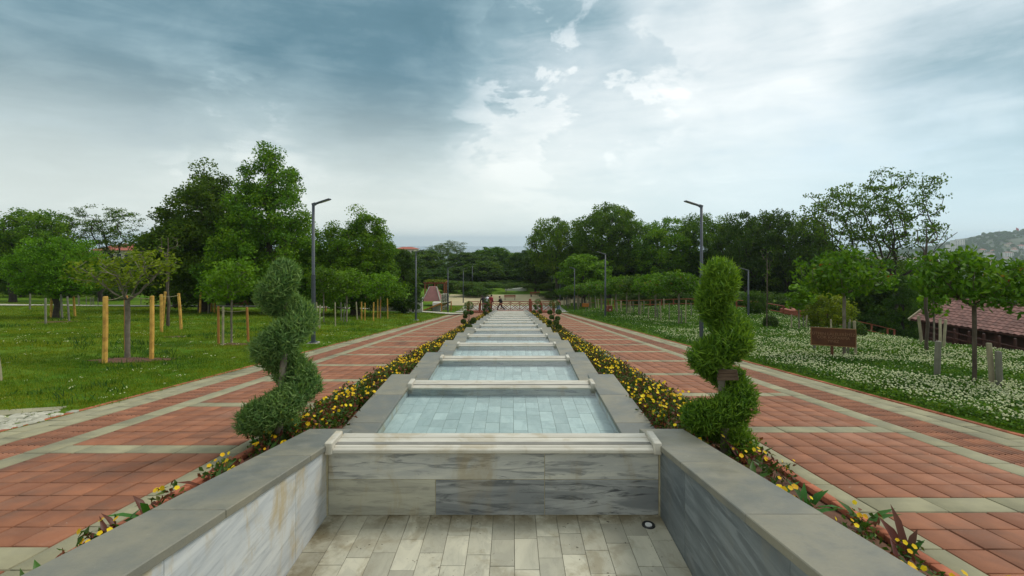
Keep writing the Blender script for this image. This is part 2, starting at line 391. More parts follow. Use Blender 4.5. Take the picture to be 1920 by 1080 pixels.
M['blue_paint'] = mat('dark_blue_car_paint', (0.02, 0.05, 0.075), (0.018, 0.045, 0.07), 3, 0.25, spec=0.6)
M['white_paint'] = mat('white_car_paint', (0.6, 0.6, 0.6), (0.55, 0.55, 0.55), 3, 0.25, spec=0.6)
M['rubber'] = mat('rubber', (0.015, 0.015, 0.015), (0.02, 0.02, 0.02), 8, 0.9)
M['red_flag'] = mat('red_flag', (0.45, 0.02, 0.03), (0.4, 0.02, 0.03), 3, 0.8)
M['hill'] = mat('hill_scrub', (0.045, 0.075, 0.035), (0.085, 0.095, 0.055), 0.02, 0.95, coords='World', dirt=(0.03, 0.05, 0.025), dirtscale=0.05, dirtamt=0.8)
M['sea'] = mat('sea_water', (0.03, 0.075, 0.10), (0.025, 0.065, 0.09), 0.001, 0.22, spec=0.5, coords='World')
M['petal'] = leafmat('yellow_petal', [(0, (0.66, 0.34, 0.008)), (0.5, (0.76, 0.48, 0.010)), (1, (0.82, 0.60, 0.02))], 0.25, patch=0)
M['petal_white'] = leafmat('white_clover', [(0, (0.44, 0.47, 0.22)), (0.5, (0.63, 0.64, 0.38)), (1, (0.80, 0.79, 0.58))], 0.2, patch=0)
M['pansy_leaf'] = leafmat('pansy_leaf', [(0, (0.030, 0.06, 0.010)), (0.6, (0.07, 0.13, 0.018)), (0.64, (0.12, 0.17, 0.028)), (0.72, (0.14, 0.055, 0.025)), (1, (0.16, 0.05, 0.03))], 0.25)
M['canna_leaf'] = leafmat('canna_leaf', [(0, (0.13, 0.032, 0.025)), (0.4, (0.12, 0.05, 0.03)), (0.55, (0.05, 0.10, 0.02)), (1, (0.06, 0.17, 0.03))], 0.25, 0.4)
M['grass'] = leafmat('grass_blade', [(0, (0.056, 0.128, 0.004)), (0.6, (0.118, 0.222, 0.006)), (1, (0.22, 0.27, 0.022))], 0.35, patch=0.30, pa=(0.62, 0.72, 0.9), pb=(1.45, 1.05, 1.1))
M['weed'] = leafmat('weed_blade', [(0, (0.022, 0.065, 0.010)), (0.6, (0.04, 0.11, 0.014)), (1, (0.07, 0.14, 0.02))], 0.3)
M['clover'] = leafmat('clover_leaf', [(0, (0.032, 0.090, 0.008)), (0.6, (0.065, 0.155, 0.014)), (1, (0.11, 0.20, 0.022))], 0.3, patch=0.5, pa=(0.7, 0.8, 0.9), pb=(1.3, 1.12, 1.0))
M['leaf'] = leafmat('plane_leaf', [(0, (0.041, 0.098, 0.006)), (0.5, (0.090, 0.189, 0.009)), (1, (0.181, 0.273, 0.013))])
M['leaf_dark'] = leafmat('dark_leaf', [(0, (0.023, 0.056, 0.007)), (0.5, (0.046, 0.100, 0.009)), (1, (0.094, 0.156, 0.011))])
M['leaf_mid'] = leafmat('mid_leaf', [(0, (0.031, 0.075, 0.007)), (0.5, (0.067, 0.135, 0.009)), (1, (0.133, 0.206, 0.015))])
M['leaf_bright'] = leafmat('bright_leaf', [(0, (0.058, 0.127, 0.006)), (0.5, (0.101, 0.207, 0.010)), (1, (0.169, 0.287, 0.014))])
M['leaf_olive'] = leafmat('olive_leaf', [(0, (0.063, 0.098, 0.006)), (0.5, (0.127, 0.172, 0.010)), (1, (0.218, 0.241, 0.016))])
M['leaf_cherry'] = leafmat('cherry_leaf', [(0, (0.031, 0.081, 0.006)), (0.5, (0.066, 0.149, 0.010)), (0.93, (0.126, 0.218, 0.016)), (0.955, (0.264, 0.081, 0.030)), (1, (0.312, 0.069, 0.030))])
M['cypress'] = leafmat('cypress_spray', [(0, (0.041, 0.104, 0.030)), (0.5, (0.094, 0.191, 0.054)), (1, (0.213, 0.318, 0.100))], 0.35)
M['cypress_bright'] = leafmat('bright_cypress_spray', [(0, (0.039, 0.113, 0.013)), (0.5, (0.090, 0.207, 0.019)), (1, (0.192, 0.341, 0.027))], 0.35)
M['box_leaf'] = leafmat('box_leaf', [(0, (0.022, 0.055, 0.010)), (0.5, (0.045, 0.095, 0.014)), (1, (0.10, 0.16, 0.02))], 0.2)


# ------------------------------------------------------------------ mesh helpers
def np_mesh(name, V, F, rnd=None, smooth=False):
    V = np.ascontiguousarray(V, np.float32); F = np.ascontiguousarray(F, np.int32)
    me = bpy.data.meshes.new(name)
    n, k = F.shape
    me.vertices.add(len(V)); me.vertices.foreach_set('co', V.ravel())
    me.loops.add(n * k); me.loops.foreach_set('vertex_index', F.ravel())
    me.polygons.add(n); me.polygons.foreach_set('loop_start', np.arange(0, n * k, k, dtype=np.int32))
    if smooth: me.polygons.foreach_set('use_smooth', np.ones(n, bool))
    me.update(calc_edges=True)
    if rnd is not None:
        a = me.attributes.new('rnd', 'FLOAT', 'FACE'); a.data.foreach_set('value', np.asarray(rnd, np.float32))
    return me


def link(name, data, parent=None, loc=None, rot=None, m=None):
    o = bpy.data.objects.new(name, data); COL.objects.link(o)
    if m is not None and data is not None:
        data.materials.clear(); data.materials.append(m)
    if parent is not None: o.parent = parent
    if loc is not None: o.location = loc
    if rot is not None: o.rotation_euler = rot
    return o


def tag(o, label=None, cat=None, group=None, kind=None):
    if label: o['label'] = label
    if cat: o['category'] = cat
    if group: o['group'] = group
    if kind: o['kind'] = kind
    return o


def empty(name, loc=(0, 0, 0), rz=0.0, label=None, cat=None, group=None):
    o = bpy.data.objects.new(name, None); COL.objects.link(o)
    o.empty_display_size = 0.2
    o.location = loc; o.rotation_euler = (0, 0, rz)
    return tag(o, label, cat, group)


def copy_tree(root, loc, rz=0.0, scale=(1, 1, 1), label=None, group=None):
    c = root.copy(); COL.objects.link(c)
    c.location = loc; c.rotation_euler = (0, 0, rz); c.scale = scale
    if label: c['label'] = label
    if group: c['group'] = group
    for ch in root.children:
        k = ch.copy(); COL.objects.link(k); k.parent = c
        for g2 in ch.children:
            q = g2.copy(); COL.objects.link(q); q.parent = k
    return c


class MB:
    def __init__(s): s.v = []; s.f = []
    def add(s, vs, fs):
        n = len(s.v); s.v += [tuple(p) for p in vs]; s.f += [tuple(i + n for i in f) for f in fs]; return s
    def box(s, x0, x1, y0, y1, z0, z1):
        return s.add([(x0, y0, z0), (x1, y0, z0), (x1, y1, z0), (x0, y1, z0), (x0, y0, z1), (x1, y0, z1), (x1, y1, z1), (x0, y1, z1)],
                     [(0, 3, 2, 1), (4, 5, 6, 7), (0, 1, 5, 4), (1, 2, 6, 5), (2, 3, 7, 6), (3, 0, 4, 7)])
    def beam(s, p0, p1, w, h):
        p0, p1 = Vector(p0), Vector(p1); d = (p1 - p0).normalized()
        up = Vector((0, 0, 1)) if abs(d.z) < 0.95 else Vector((0, 1, 0))
        a = d.cross(up).normalized() * w / 2; b = a.cross(d).normalized() * h / 2
        vs = [p + sa * a + sb * b for p in (p0, p1) for sa, sb in ((-1, -1), (1, -1), (1, 1), (-1, 1))]
        return s.add(vs, [(0, 1, 2, 3), (4, 7, 6, 5), (0, 4, 5, 1), (1, 5, 6, 2), (2, 6, 7, 3), (3, 7, 4, 0)])
    def prism(s, prof, x0, x1):
        """profile in (y,z) swept along x"""
        n = len(prof)
        vs = [(x0, y, z) for y, z in prof] + [(x1, y, z) for y, z in prof]
        fs = [(i, (i + 1) % n, n + (i + 1) % n, n + i) for i in range(n)] + [tuple(range(n))[::-1], tuple(range(n, 2 * n))]
        return s.add(vs, fs)
    def tube(s, pts, rad, n=6, cap=True):
        pts = [Vector(p) for p in pts]; rings = []
        a = None
        for i, p in enumerate(pts):
            d = (pts[min(i + 1, len(pts) - 1)] - pts[max(i - 1, 0)])
            d = d.normalized() if d.length > 1e-9 else Vector((0, 0, 1))
            if a is None: a = d.orthogonal().normalized()
            a = (a - d * a.dot(d)); a = a.normalized() if a.length > 1e-6 else d.orthogonal().normalized()
            b = d.cross(a)
            r = rad[i] if hasattr(rad, '__len__') else rad
            rings.append([p + (a * math.cos(2 * math.pi * k / n) + b * math.sin(2 * math.pi * k / n)) * r for k in range(n)])
        vs = [q for rg in rings for q in rg]
        fs = [(i * n + k, i * n + (k + 1) % n, (i + 1) * n + (k + 1) % n, (i + 1) * n + k) for i in range(len(pts) - 1) for k in range(n)]
        if cap: fs += [tuple(range(n))[::-1], tuple(range((len(pts) - 1) * n, len(pts) * n))]
        return s.add(vs, fs)
    def ball(s, c, r, nu=10, nv=7, jit=0.0):
        rx, ry, rz = r if hasattr(r, '__len__') else (r, r, r)
        vs = [(c[0], c[1], c[2] - rz)]
        for j in range(1, nv):
            t = math.pi * j / nv - math.pi / 2
            for i in range(nu):
                q = 1 + random.uniform(-jit, jit)
                vs.append((c[0] + rx * q * math.cos(t) * math.cos(2 * math.pi * i / nu), c[1] + ry * q * math.cos(t) * math.sin(2 * math.pi * i / nu), c[2] + rz * q * math.sin(t)))
        vs.append((c[0], c[1], c[2] + rz)); L = len(vs) - 1
        fs = [(0, 1 + (i + 1) % nu, 1 + i) for i in range(nu)]
        for j in range(nv - 2):
            for i in range(nu):
                a, b = 1 + j * nu + i, 1 + j * nu + (i + 1) % nu
                fs.append((a, b, b + nu, a + nu))
        fs += [(L, 1 + (nv - 2) * nu + i, 1 + (nv - 2) * nu + (i + 1) % nu) for i in range(nu)]
        return s.add(vs, fs)
    def mesh(s, name, m=None, bevel=0.0, smooth=False):
        me = bpy.data.meshes.new(name); me.from_pydata(s.v, [], s.f); me.update()
        if bevel:
            bm = bmesh.new(); bm.from_mesh(me)
            bmesh.ops.recalc_face_normals(bm, faces=bm.faces)
            bmesh.ops.bevel(bm, geom=list(bm.edges), offset=bevel, segments=1, affect='EDGES', clamp_overlap=True)
            bm.to_mesh(me); bm.free()
        if smooth: me.polygons.foreach_set('use_smooth', np.ones(len(me.polygons), bool))
        if m is not None: me.materials.append(m)
        return me
    def build(s, name, m, parent=None, bevel=0.0, smooth=False, loc=None):
        return link(name, s.mesh(name, m, bevel, smooth), parent, loc)


# ------------------------------------------------------------------ ground, sea, hill
def build_ground():
    xs = np.unique(np.concatenate([np.linspace(-420, -90, 24), np.linspace(-90, -30, 31), np.linspace(-30, -7.02, 60), [-7.015, -3.12, -2.34, 1.97, 2.87, 6.865],
                                   np.linspace(6.87, 30, 60), np.linspace(30, 120, 46), np.linspace(120, 900, 60)]))
    ys = np.unique(np.concatenate([np.linspace(-3, 70, 140), np.linspace(70, 180, 56), np.linspace(180, 1100, 50)]))
    X, Y = np.meshgrid(xs, ys); Z = T(X, Y)
    inner = (X > -7.0166) & (X < 6.8666) & (Y < 60.1)
    Z = np.where(inner, Z - 0.10, Z)
    nx = len(xs)
    V = np.stack([X, Y, Z], -1).reshape(-1, 3)
    I, J = np.meshgrid(np.arange(nx - 1), np.arange(len(ys) - 1))
    keep = ~((xs[I] > -2.35) & (xs[I + 1] < 1.98) & (ys[J + 1] < 58.5))
    i, j = I[keep], J[keep]
    F = np.stack([j * nx + i, j * nx + i + 1, (j + 1) * nx + i + 1, (j + 1) * nx + i], -1)
    o = link('ground', np_mesh('ground', V, F, smooth=True), m=M['ground']); tag(o, kind='structure')
    me = MB().add([(-9000, 500, -66), (9000, 500, -66), (9000, 9000, -66), (-9000, 9000, -66)], [(0, 1, 2, 3)]).mesh('sea', M['sea'])
    tag(link('sea', me), kind='structure')
build_ground()


def hill_z(x, y):
    """ridge that climbs towards the right of the bay"""
    t = x / np.maximum(y, 1)
    ridge = np.interp(x, [520, 820, 960, 1010, 1060, 1120, 1200, 1310, 1500, 1900, 2400], [-70, -60, -48, -40, -22, -16, -6, 26, 42, 60, 66])
    prof = np.exp(-((y - 1230) / 360.0) ** 2)
    n = 5 * np.sin(x * 0.021 + 1) * np.sin(y * 0.017) + 2.5 * np.sin(x * 0.06) * np.sin(y * 0.05 + 2)
    return -70 + (ridge + 70) * prof + n * prof


def build_hill():
    xs = np.linspace(500, 2400, 96); ys = np.linspace(650, 1900, 64)
    X, Y = np.meshgrid(xs, ys); Z = hill_z(X, Y)
    V = np.stack([X, Y, Z], -1).reshape(-1, 3); nx = len(xs)
    I, J = np.meshgrid(np.arange(nx - 1), np.arange(len(ys) - 1)); i, j = I.ravel(), J.ravel()
    F = np.stack([j * nx + i, j * nx + i + 1, (j + 1) * nx + i + 1, (j + 1) * nx + i], -1)
    tag(link('hill', np_mesh('hill', V, F, smooth=True), m=M['hill']), kind='structure')
build_hill()

# ------------------------------------------------------------------ paved paths
TH = math.atan(S)
TILES = {}


def tile_geo(w, l, ribs=0, h=0.06, b=0.003, gap=0.0078):
    """a paver with a worn arris; ribs run lengthwise on the guiding strip"""
    w2, l2 = w / 2 - gap, l / 2 - gap
    if not ribs:
        v = [(-w2, -l2, -h), (w2, -l2, -h), (w2, l2, -h), (-w2, l2, -h), (-w2, -l2, -b), (w2, -l2, -b), (w2, l2, -b), (-w2, l2, -b),
             (-w2 + b, -l2 + b, 0), (w2 - b, -l2 + b, 0), (w2 - b, l2 - b, 0), (-w2 + b, l2 - b, 0)]
        f = [(0, 1, 5, 4), (1, 2, 6, 5), (2, 3, 7, 6), (3, 0, 4, 7), (4, 5, 9, 8), (5, 6, 10, 9), (6, 7, 11, 10), (7, 4, 8, 11), (8, 9, 10, 11)]
        return np.array(v, float), np.array(f, int)
    w2, l2 = w / 2 - 0.002, l / 2 - 0.0015
    prof = []
    step = 2 * w2 / ribs
    for i in range(ribs):
        x = -w2 + i * step
        prof += [(x, -0.012), (x + step * 0.24, -0.012), (x + step * 0.36, 0.0), (x + step * 0.88, 0.0)]
    prof.append((w2, -0.012)); prof = [(-w2, -h)] + prof + [(w2, -h)]
    n = len(prof)
    v = [(x, -l2, z) for x, z in prof] + [(x, l2, z) for x, z in prof]
    f = [(i, i + 1, n + i + 1, n + i) for i in range(n - 1)]
    f = [(q[0], q[1], q[2], q[3]) for q in f]
    # ends, as quads down to the bottom edge
    for i in range(1, n - 2): f.append((0, i + 1, i, 0) if False else (0, i, i + 1, n - 1))
    return np.array(v, float), np.array(f, int)


def tile_mesh(w, l, m, ribs=0):
    k = (w, l, m.name, ribs)
    if k not in TILES:
        V, F = tile_geo(w, l, ribs)
        me = np_mesh('paver', V, F); me.materials.append(m); TILES[k] = me
    return TILES[k]


def build_path(side, label):
    """side +1: the path beside the clover, -1: the path beside the mown lawn"""
    X = (lambda x: x) if side > 0 else (lambda x: -x - 0.25)
    xa, xb = sorted((X(2.87), X(6.87)))
    bed = MB()
    for k in range(30):
        y0, y1 = -1.5 + k * 2.05, -1.5 + (k + 1) * 2.05
        bed.add([(xa, y0, -S * y0 - 0.038), (xb, y0, -S * y0 - 0.038), (xb, y1, -S * y1 - 0.038), (xa, y1, -S * y1 - 0.038)], [(0, 1, 2, 3)])
    path = bed.build('path', M['joint']); tag(path, label, kind='structure')
    c, s = math.cos(TH), math.sin(TH)
    items = []                                                   # (part name, material, w, l, ribs, x, y)
    off = 4.04 if side > 0 else 5.58
    y = off - 2.4 * 3
    while y < 59.5:
        for q in range(4):                                       # the border strips, 0.6 m stones
            yc = y + q * 0.6 + 0.3
            items.append(('grey_paver', 'grey_paver', 0.20, 0.6, 0, 3.07, yc))
            items.append(('grey_paver', 'grey_paver', 0.31, 0.6, 0, 5.425, yc))
            items.append(('grey_paver', 'grey_paver', 0.30, 0.6, 0, 6.32, yc))
            items.append(('grey_paver', 'grey_paver', 0.30, 0.6, 0, 6.62, yc + 0.3))
        for q in range(8):
            yc = y + q * 0.3 + 0.15
            for xx in (5.73, 6.022): items.append(('ribbed_paver', 'red_paver', 0.292, 0.3, 4, xx, yc))
            if q == 0:
                for xx, w in ((3.47, 0.6), (4.07, 0.6), (4.67, 0.6), (5.12, 0.3)): items.append(('grey_paver', 'grey_paver', w, 0.3, 0, xx, yc))
            else:
                for t in range(7): items.append(('red_paver', 'red_paver', 0.30, 0.3, 0, 3.17 + 0.15 + t * 0.30, yc))
        for q in range(12):
            for xx in (2.92, 6.82): items.append(('kerb_brick', 'kerb_brick', 0.10, 0.2, 0, xx, y + q * 0.2 + 0.1))
        y += 2.4
    items = [t for t in items if -1.2 < t[6] < 59.6]
    lim = 9.4
    stuff = {}
    for (nm, mk, w, l, ribs, x, y) in items:
        vis = abs(x) / max(y, 0.1) * 880 < 1010 and y > 2.9
        z = -S * y + random.gauss(0, 0.0012) + (0.012 if nm == 'kerb_brick' else 0.0)
        tx, ty = random.gauss(0, 0.0035), random.gauss(0, 0.0035)
        if vis and y < lim:
            o = link(nm, tile_mesh(w, l, M[mk], ribs), path, (X(x) + random.gauss(0, 0.0008), y, z), (-TH + tx, ty, random.gauss(0, 0.002)))
        else:
            V, F = tile_geo(w, l, ribs)
            Vr = np.stack([V[:, 0], V[:, 1] * c + V[:, 2] * s, -V[:, 1] * s + V[:, 2] * c], -1)
            Vr[:, 2] += V[:, 1] * tx + V[:, 0] * ty
            Vr += np.array([X(x), y, z])
            stuff.setdefault(nm, []).append((Vr, F, random.random(), mk))
    for nm, L in stuff.items():
        n = 0; VV = []; FF = []; rr = []
        for (Vr, F, r, mk) in L:
            VV.append(Vr); FF.append(F + n); n += len(Vr); rr += [r] * len(F)
        o = link(nm, np_mesh(nm, np.concatenate(VV), np.concatenate(FF), rr), path, m=M[L[0][3]]); o['kind'] = 'stuff'
    return path


build_path(1, 'red and grey paved path beside the white clover bed')
build_path(-1, 'red and grey paved path beside the mown lawn')

for nm, x0, x1 in (('soil_bed', 1.96, 2.87), ('soil_bed', -3.12, -2.33)):
    nx, ny = 10, 240
    xs = np.linspace(x0, x1, nx); ys = np.linspace(-1.5, 58.5, ny)
    X, Y = np.meshgrid(xs, ys)
    Z = -S * Y - 0.03 + 0.06 * np.sin(np.pi * (X - x0) / (x1 - x0)) + RNG.normal(0, 0.012, X.shape)
    V = np.stack([X, Y, Z], -1).reshape(-1, 3)
    I, J = np.meshgrid(np.arange(nx - 1), np.arange(ny - 1)); i, j = I.ravel(), J.ravel()
    F = np.stack([j * nx + i, j * nx + i + 1, (j + 1) * nx + i + 1, (j + 1) * nx + i], -1)
    tag(link(nm, np_mesh(nm, V, F, smooth=True), m=M['soil']), kind='structure')

# ------------------------------------------------------------------ the stepped fountain
AX = -0.19
XL, XR = AX - 1.70, AX + 1.70          # inner wall faces
OL, OR = -2.37, 2.00                   # outer coping edges
NSEG = 14
def seg_z(k): return -0.75 - 0.444 * (k - 1)
def seg_end(k): return 5.5 + 3.75 * k
def weir_y(j): return 4.72 + 3.75 * j
def lip_z(j): return -0.21 if j == 0 else -0.74 - 0.444 * (j - 1)


def build_fountain():
    ft = empty('stepped_fountain', (0, 0, 0), label='long stepped marble water channel descending between the two paths', cat='fountain')
    sl0 = 0.178
    def z0(y): return -0.34 + sl0 * (5.5 - y)
    tc = 0.06
    # sloped copings of the nearest basin
    for (xa, xb) in ((OL, XL + 0.02), (XR - 0.02, OR)):
        cuts = [-1.2, 0.6, 1.8, 3.07, 4.36, 5.5] if xa < 0 else [-1.2, 0.6, 1.8, 3.0, 4.15, 5.5]
        for ya, yb in zip(cuts[:-1], cuts[1:]):
            a, b = ya + 0.002, yb - 0.002
            MB().prism([(a, z0(a) - tc), (b, z0(b) - tc), (b, z0(b)), (a, z0(a))], xa, xb).build('coping_slab', M['coping'], ft, 0.006)
    L3 = 3.75 / 3
    shared = {}
    for k in range(1, NSEG + 1):
        ys = seg_end(k - 1)
        for si, (xa, xb) in enumerate(((OL, XL + 0.02), (XR - 0.02, OR))):
            for q in range(3):
                key = (si, q == 0)
                if key not in shared:
                    e = 0.0 if q else 0.0
                    shared[key] = MB().box(xa, xb, 0.002 - e, L3 - 0.002, -tc, 0).mesh('coping_slab', M['coping'], 0.006)
                link('coping_slab', shared[key], ft, (0, ys + q * L3 + (0.002 if q == 0 else 0), seg_z(k)))
    # wall cores
    for si, (xa, xb) in enumerate(((OL + 0.035, XL - 0.024), (XR + 0.024, OR - 0.035))):
        MB().prism([(-1.2, -1.3), (5.49, -1.5), (5.49, z0(5.49) - tc - 0.002), (-1.2, z0(-1.2) - tc - 0.002)], xa, xb).build('side_wall', M['core'], ft)
        for k in range(1, NSEG + 1):
            MB().box(xa, xb, seg_end(k - 1) - 0.005, seg_end(k) - 0.01, seg_z(k) - 1.3, seg_z(k) - tc - 0.002).build('side_wall', M['core'], ft)
    # marble facing of the long sides
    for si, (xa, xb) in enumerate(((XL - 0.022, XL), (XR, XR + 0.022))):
        mm = M['marble_side'] if si == 0 else M['marble_shaded']
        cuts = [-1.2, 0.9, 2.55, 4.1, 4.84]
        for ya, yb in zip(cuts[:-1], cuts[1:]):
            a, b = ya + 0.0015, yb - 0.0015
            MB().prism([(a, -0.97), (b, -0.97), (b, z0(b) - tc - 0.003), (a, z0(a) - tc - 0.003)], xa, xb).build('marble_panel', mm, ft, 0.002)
        for k in range(1, NSEG + 1):
            ys, ye = weir_y(k - 1) + 0.2, weir_y(k) + 0.2
            # facing below the coping of each pool
            MB().prism([(ys, seg_z(k) - 0.40), (ye, seg_z(k) - 0.40), (ye, seg_z(k) - tc - 0.003), (ys, seg_z(k) - tc - 0.003)], xa, xb).build('marble_panel', M['marble_side'], ft)
    # weirs: wall, facing slabs, ribbed white lip, two end blocks
    for j in range(NSEG + 1):
        y, zl = weir_y(j), lip_z(j)
        zf = -0.94 if j == 0 else lip_z(j) - 0.05 - 0.15
        MB().box(XL + 0.004, XR - 0.004, y + 0.085, y + 0.32, zf - 0.5, zl - 0.012).build('weir_wall', M['core'], ft)
        zt = zl - 0.078
        if j == 0:
            mid = -0.575
            W = XR - XL - 0.03; a0 = XL + 0.015
            for (fa, fb, za, zb, mk) in ((0.0, 0.655, mid, zt, 'marble'), (0.655, 1.0, mid, zt, 'marble'), (0.0, 0.325, zf + 0.002, mid, 'marble_buff'), (0.325, 0.655, zf + 0.002, mid, 'marble_slate'), (0.655, 1.0, zf + 0.002, mid, 'marble_slate')):
                MB().box(a0 + W * fa + 0.003, a0 + W * fb - 0.003, y + 0.062 + random.uniform(0, 0.002), y + 0.084, za + 0.003, zb - 0.003).build('marble_panel', M[mk], ft, 0.002)
            MB().box(a0 + 0.001, a0 + W - 0.001, y + 0.068, y + 0.0845, zf, zt + 0.001).build('pale_grout', M['pale_grout'], ft)
            for xx in (XL + 0.0075, XR - 0.0075): MB().box(xx - 0.007, xx + 0.007, y + 0.058, y + 0.0845, zf, zt - 0.002).build('pale_grout', M['pale_grout'], ft)
        else:
            MB().box(XL + 0.004, XR - 0.004, y + 0.062, y + 0.084, zf, zt).build('marble_panel', M['marble'], ft)
        prof = [(0.33, -0.011), (0.33, 0.0), (0.24, -0.002), (0.235, -0.010), (0.222, -0.010), (0.216, -0.005), (0.14, -0.011), (0.134, -0.019), (0.122, -0.019), (0.116, -0.014),
                (0.05, -0.022), (0.044, -0.030), (0.034, -0.030), (0.028, -0.026), (0.008, -0.032), (0.0, -0.040), (0.0, -0.066), (0.006, -0.074), (0.07, -0.076)]
        MB().prism([(y + a, zl + b) for a, b in prof][::-1], XL + 0.085, XR - 0.085).build('weir_lip', M['lip'], ft)
        for (xa, xb) in ((XL + 0.004, XL + 0.083), (XR - 0.083, XR - 0.004)):
            MB().box(xa, xb, y - 0.012, y + 0.30, zl - 0.085, zl + 0.042).build('end_block', M['lip'], ft, 0.010)
    # floors: marble strips, staggered
    n_ind = 0
    shared_t = {}
    stuffV, stuffF, stuffR, nv = [], [], [], 0
    dryV = []
    for j in range(-1, NSEG):
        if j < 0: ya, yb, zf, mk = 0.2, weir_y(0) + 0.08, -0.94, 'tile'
        else: ya, yb, zf, mk = weir_y(j) + 0.33, weir_y(j + 1) + 0.06, lip_z(j + 1) - 0.05 - 0.15, 'pooltile'
        MB().box(XL + 0.001, XR - 0.001, ya - 0.3, yb + 0.02, zf - 0.25, zf - 0.006).build('floor_bed', M['grout'], ft)
        ncol = 16; w = (XR - XL) / ncol
        for c in range(ncol):
            yy = ya - random.uniform(0.0, 0.40)
            while yy < yb:
                l = random.choice((0.36, 0.42, 0.42, 0.30, 0.42))
                if yb - (yy + l) < 0.09: l = yb - yy
                a, b = max(yy, ya), min(yy + l, yb)
                yy += l
                if b - a < 0.02: continue
                big = (j < 0 and b > 3.7) or (j == 0 and b > 6.2) or (j == 1 and b > 10.3 and n_ind < 285)
                if big and n_ind < 300:
                    n_ind += 1
                    lr = round(b - a, 2)
                    key = (lr, mk)
                    if key not in shared_t:
                        shared_t[key] = MB().box(-w / 2 + 0.002, w / 2 - 0.002, -lr / 2 + 0.002, lr / 2 - 0.002, -0.02, 0).mesh('floor_tile', M[mk], 0.002)
                    link('floor_tile', shared_t[key], ft, (XL + (c + 0.5) * w, (a + b) / 2, zf + random.gauss(0, 0.001)), (random.gauss(0, 0.002), random.gauss(0, 0.003), 0))
                else:
                    V, F = tile_geo(w - 0.001, b - a, 0, 0.015, 0.002, 0.002)
                    stuffV.append(V + np.array([XL + (c + 0.5) * w, (a + b) / 2, zf])); stuffF.append(F + nv); nv += len(V)
                    stuffR += [random.random()] * len(F)
                    if j < 0: dryV.append((stuffV.pop(), F, stuffR[-1])); stuffF.pop(); nv -= len(V); del stuffR[-len(F):]
    o = link('floor_tile', np_mesh('floor_tile', np.concatenate(stuffV), np.concatenate(stuffF), stuffR), ft, m=M['pooltile']); o['kind'] = 'stuff'
    dF = np.concatenate([f + 12 * i for i, (v, f, r) in enumerate(dryV)])
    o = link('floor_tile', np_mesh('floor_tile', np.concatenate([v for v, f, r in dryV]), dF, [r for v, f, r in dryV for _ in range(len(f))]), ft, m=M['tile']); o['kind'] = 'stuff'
    # drains in the far corner of the dry basin and of the first pool
    for (u, v, zf) in ((1217, 985, -0.94), (1105, 738, lip_z(1) - 0.20)):
        d = (CAMZ - zf) * 880 / (v - 455); x = (u - 961) / 880 * d
        dr = MB()
        n = 20
        for (r0, z_0, r1, z_1) in ((0.034, 0.004, 0.060, 0.012), (0.060, 0.012, 0.066, 0.0)):
            vs = [(x + r0 * math.cos(2 * math.pi * i / n), d + r0 * math.sin(2 * math.pi * i / n), zf + z_0) for i in range(n)] + \
                 [(x + r1 * math.cos(2 * math.pi * i / n), d + r1 * math.sin(2 * math.pi * i / n), zf + z_1) for i in range(n)]
            dr.add(vs, [(i, (i + 1) % n, n + (i + 1) % n, n + i) for i in range(n)])
        dro = dr.build('drain', M['dark_metal'], ft)
        MB().tube([(x, d, zf - 0.01), (x, d, zf + 0.010)], 0.034, 16).build('drain_cap', M['white_plastic'], dro)
    # water in every pool but the nearest
    for j in range(NSEG):
        z = lip_z(j + 1) - 0.05
        ya, yb = weir_y(j) + 0.325, weir_y(j + 1) + 0.061
        me = MB().add([(XL + 0.001, ya, z), (XR - 0.001, ya, z), (XR - 0.001, yb, z), (XL + 0.001, yb, z)], [(0, 1, 2, 3)]).mesh('water', M['water'])
        tag(link('water', me), kind='structure')
build_fountain()

# ------------------------------------------------------------------ plants: leaves, sprays, trees
def unit(v): return v / np.maximum(np.linalg.norm(v, axis=-1, keepdims=True), 1e-9)


def leaf_quads(C, L, W, up=0.8, normal=None, droop=0.0, axis=None):
    """diamond leaves, slightly folded, at the points C"""
    n = len(C)
    L = np.broadcast_to(np.asarray(L, float), (n,))[:, None] * RNG.uniform(0.7, 1.25, (n, 1))
    W = np.broadcast_to(np.asarray(W, float), (n,))[:, None] * RNG.uniform(0.7, 1.25, (n, 1))
    nrm = unit(RNG.normal(size=(n, 3)) + np.array([0, 0, up]) + (0 if normal is None else normal))
    a = RNG.normal(size=(n, 3)) if axis is None else axis
    a = unit(a - nrm * np.sum(a * nrm, 1, keepdims=True)); a[:, 2] -= droop; a = unit(a)
    b = unit(np.cross(nrm, a))
    fold = nrm * W * 0.25
    V = np.stack([C - a * L / 2, C + b * W / 2 + fold - a * L * 0.08, C + a * L / 2, C - b * W / 2 + fold - a * L * 0.08], 1).reshape(-1, 3)
    F = np.arange(4 * n).reshape(n, 4)
    return V, F


def in_lobes(n, lobes, surf=0.6):
    """points inside ellipsoid lobes (cx,cy,cz,rx,ry,rz), crowded towards the outside"""
    w = np.array([l[3] * l[4] * l[5] for l in lobes]) ** 0.8; w /= w.sum()
    idx = RNG.choice(len(lobes), n, p=w)
    Lb = np.array(lobes)[idx]
    d = unit(RNG.normal(size=(n, 3))); r = RNG.uniform(0, 1, (n, 1)) ** (1 / 3.0)
    r = r * (1 - surf) + surf * np.maximum(r, RNG.uniform(0.65, 1.0, (n, 1)))
    return Lb[:, :3] + d * r * Lb[:, 3:], d


class Arch: pass


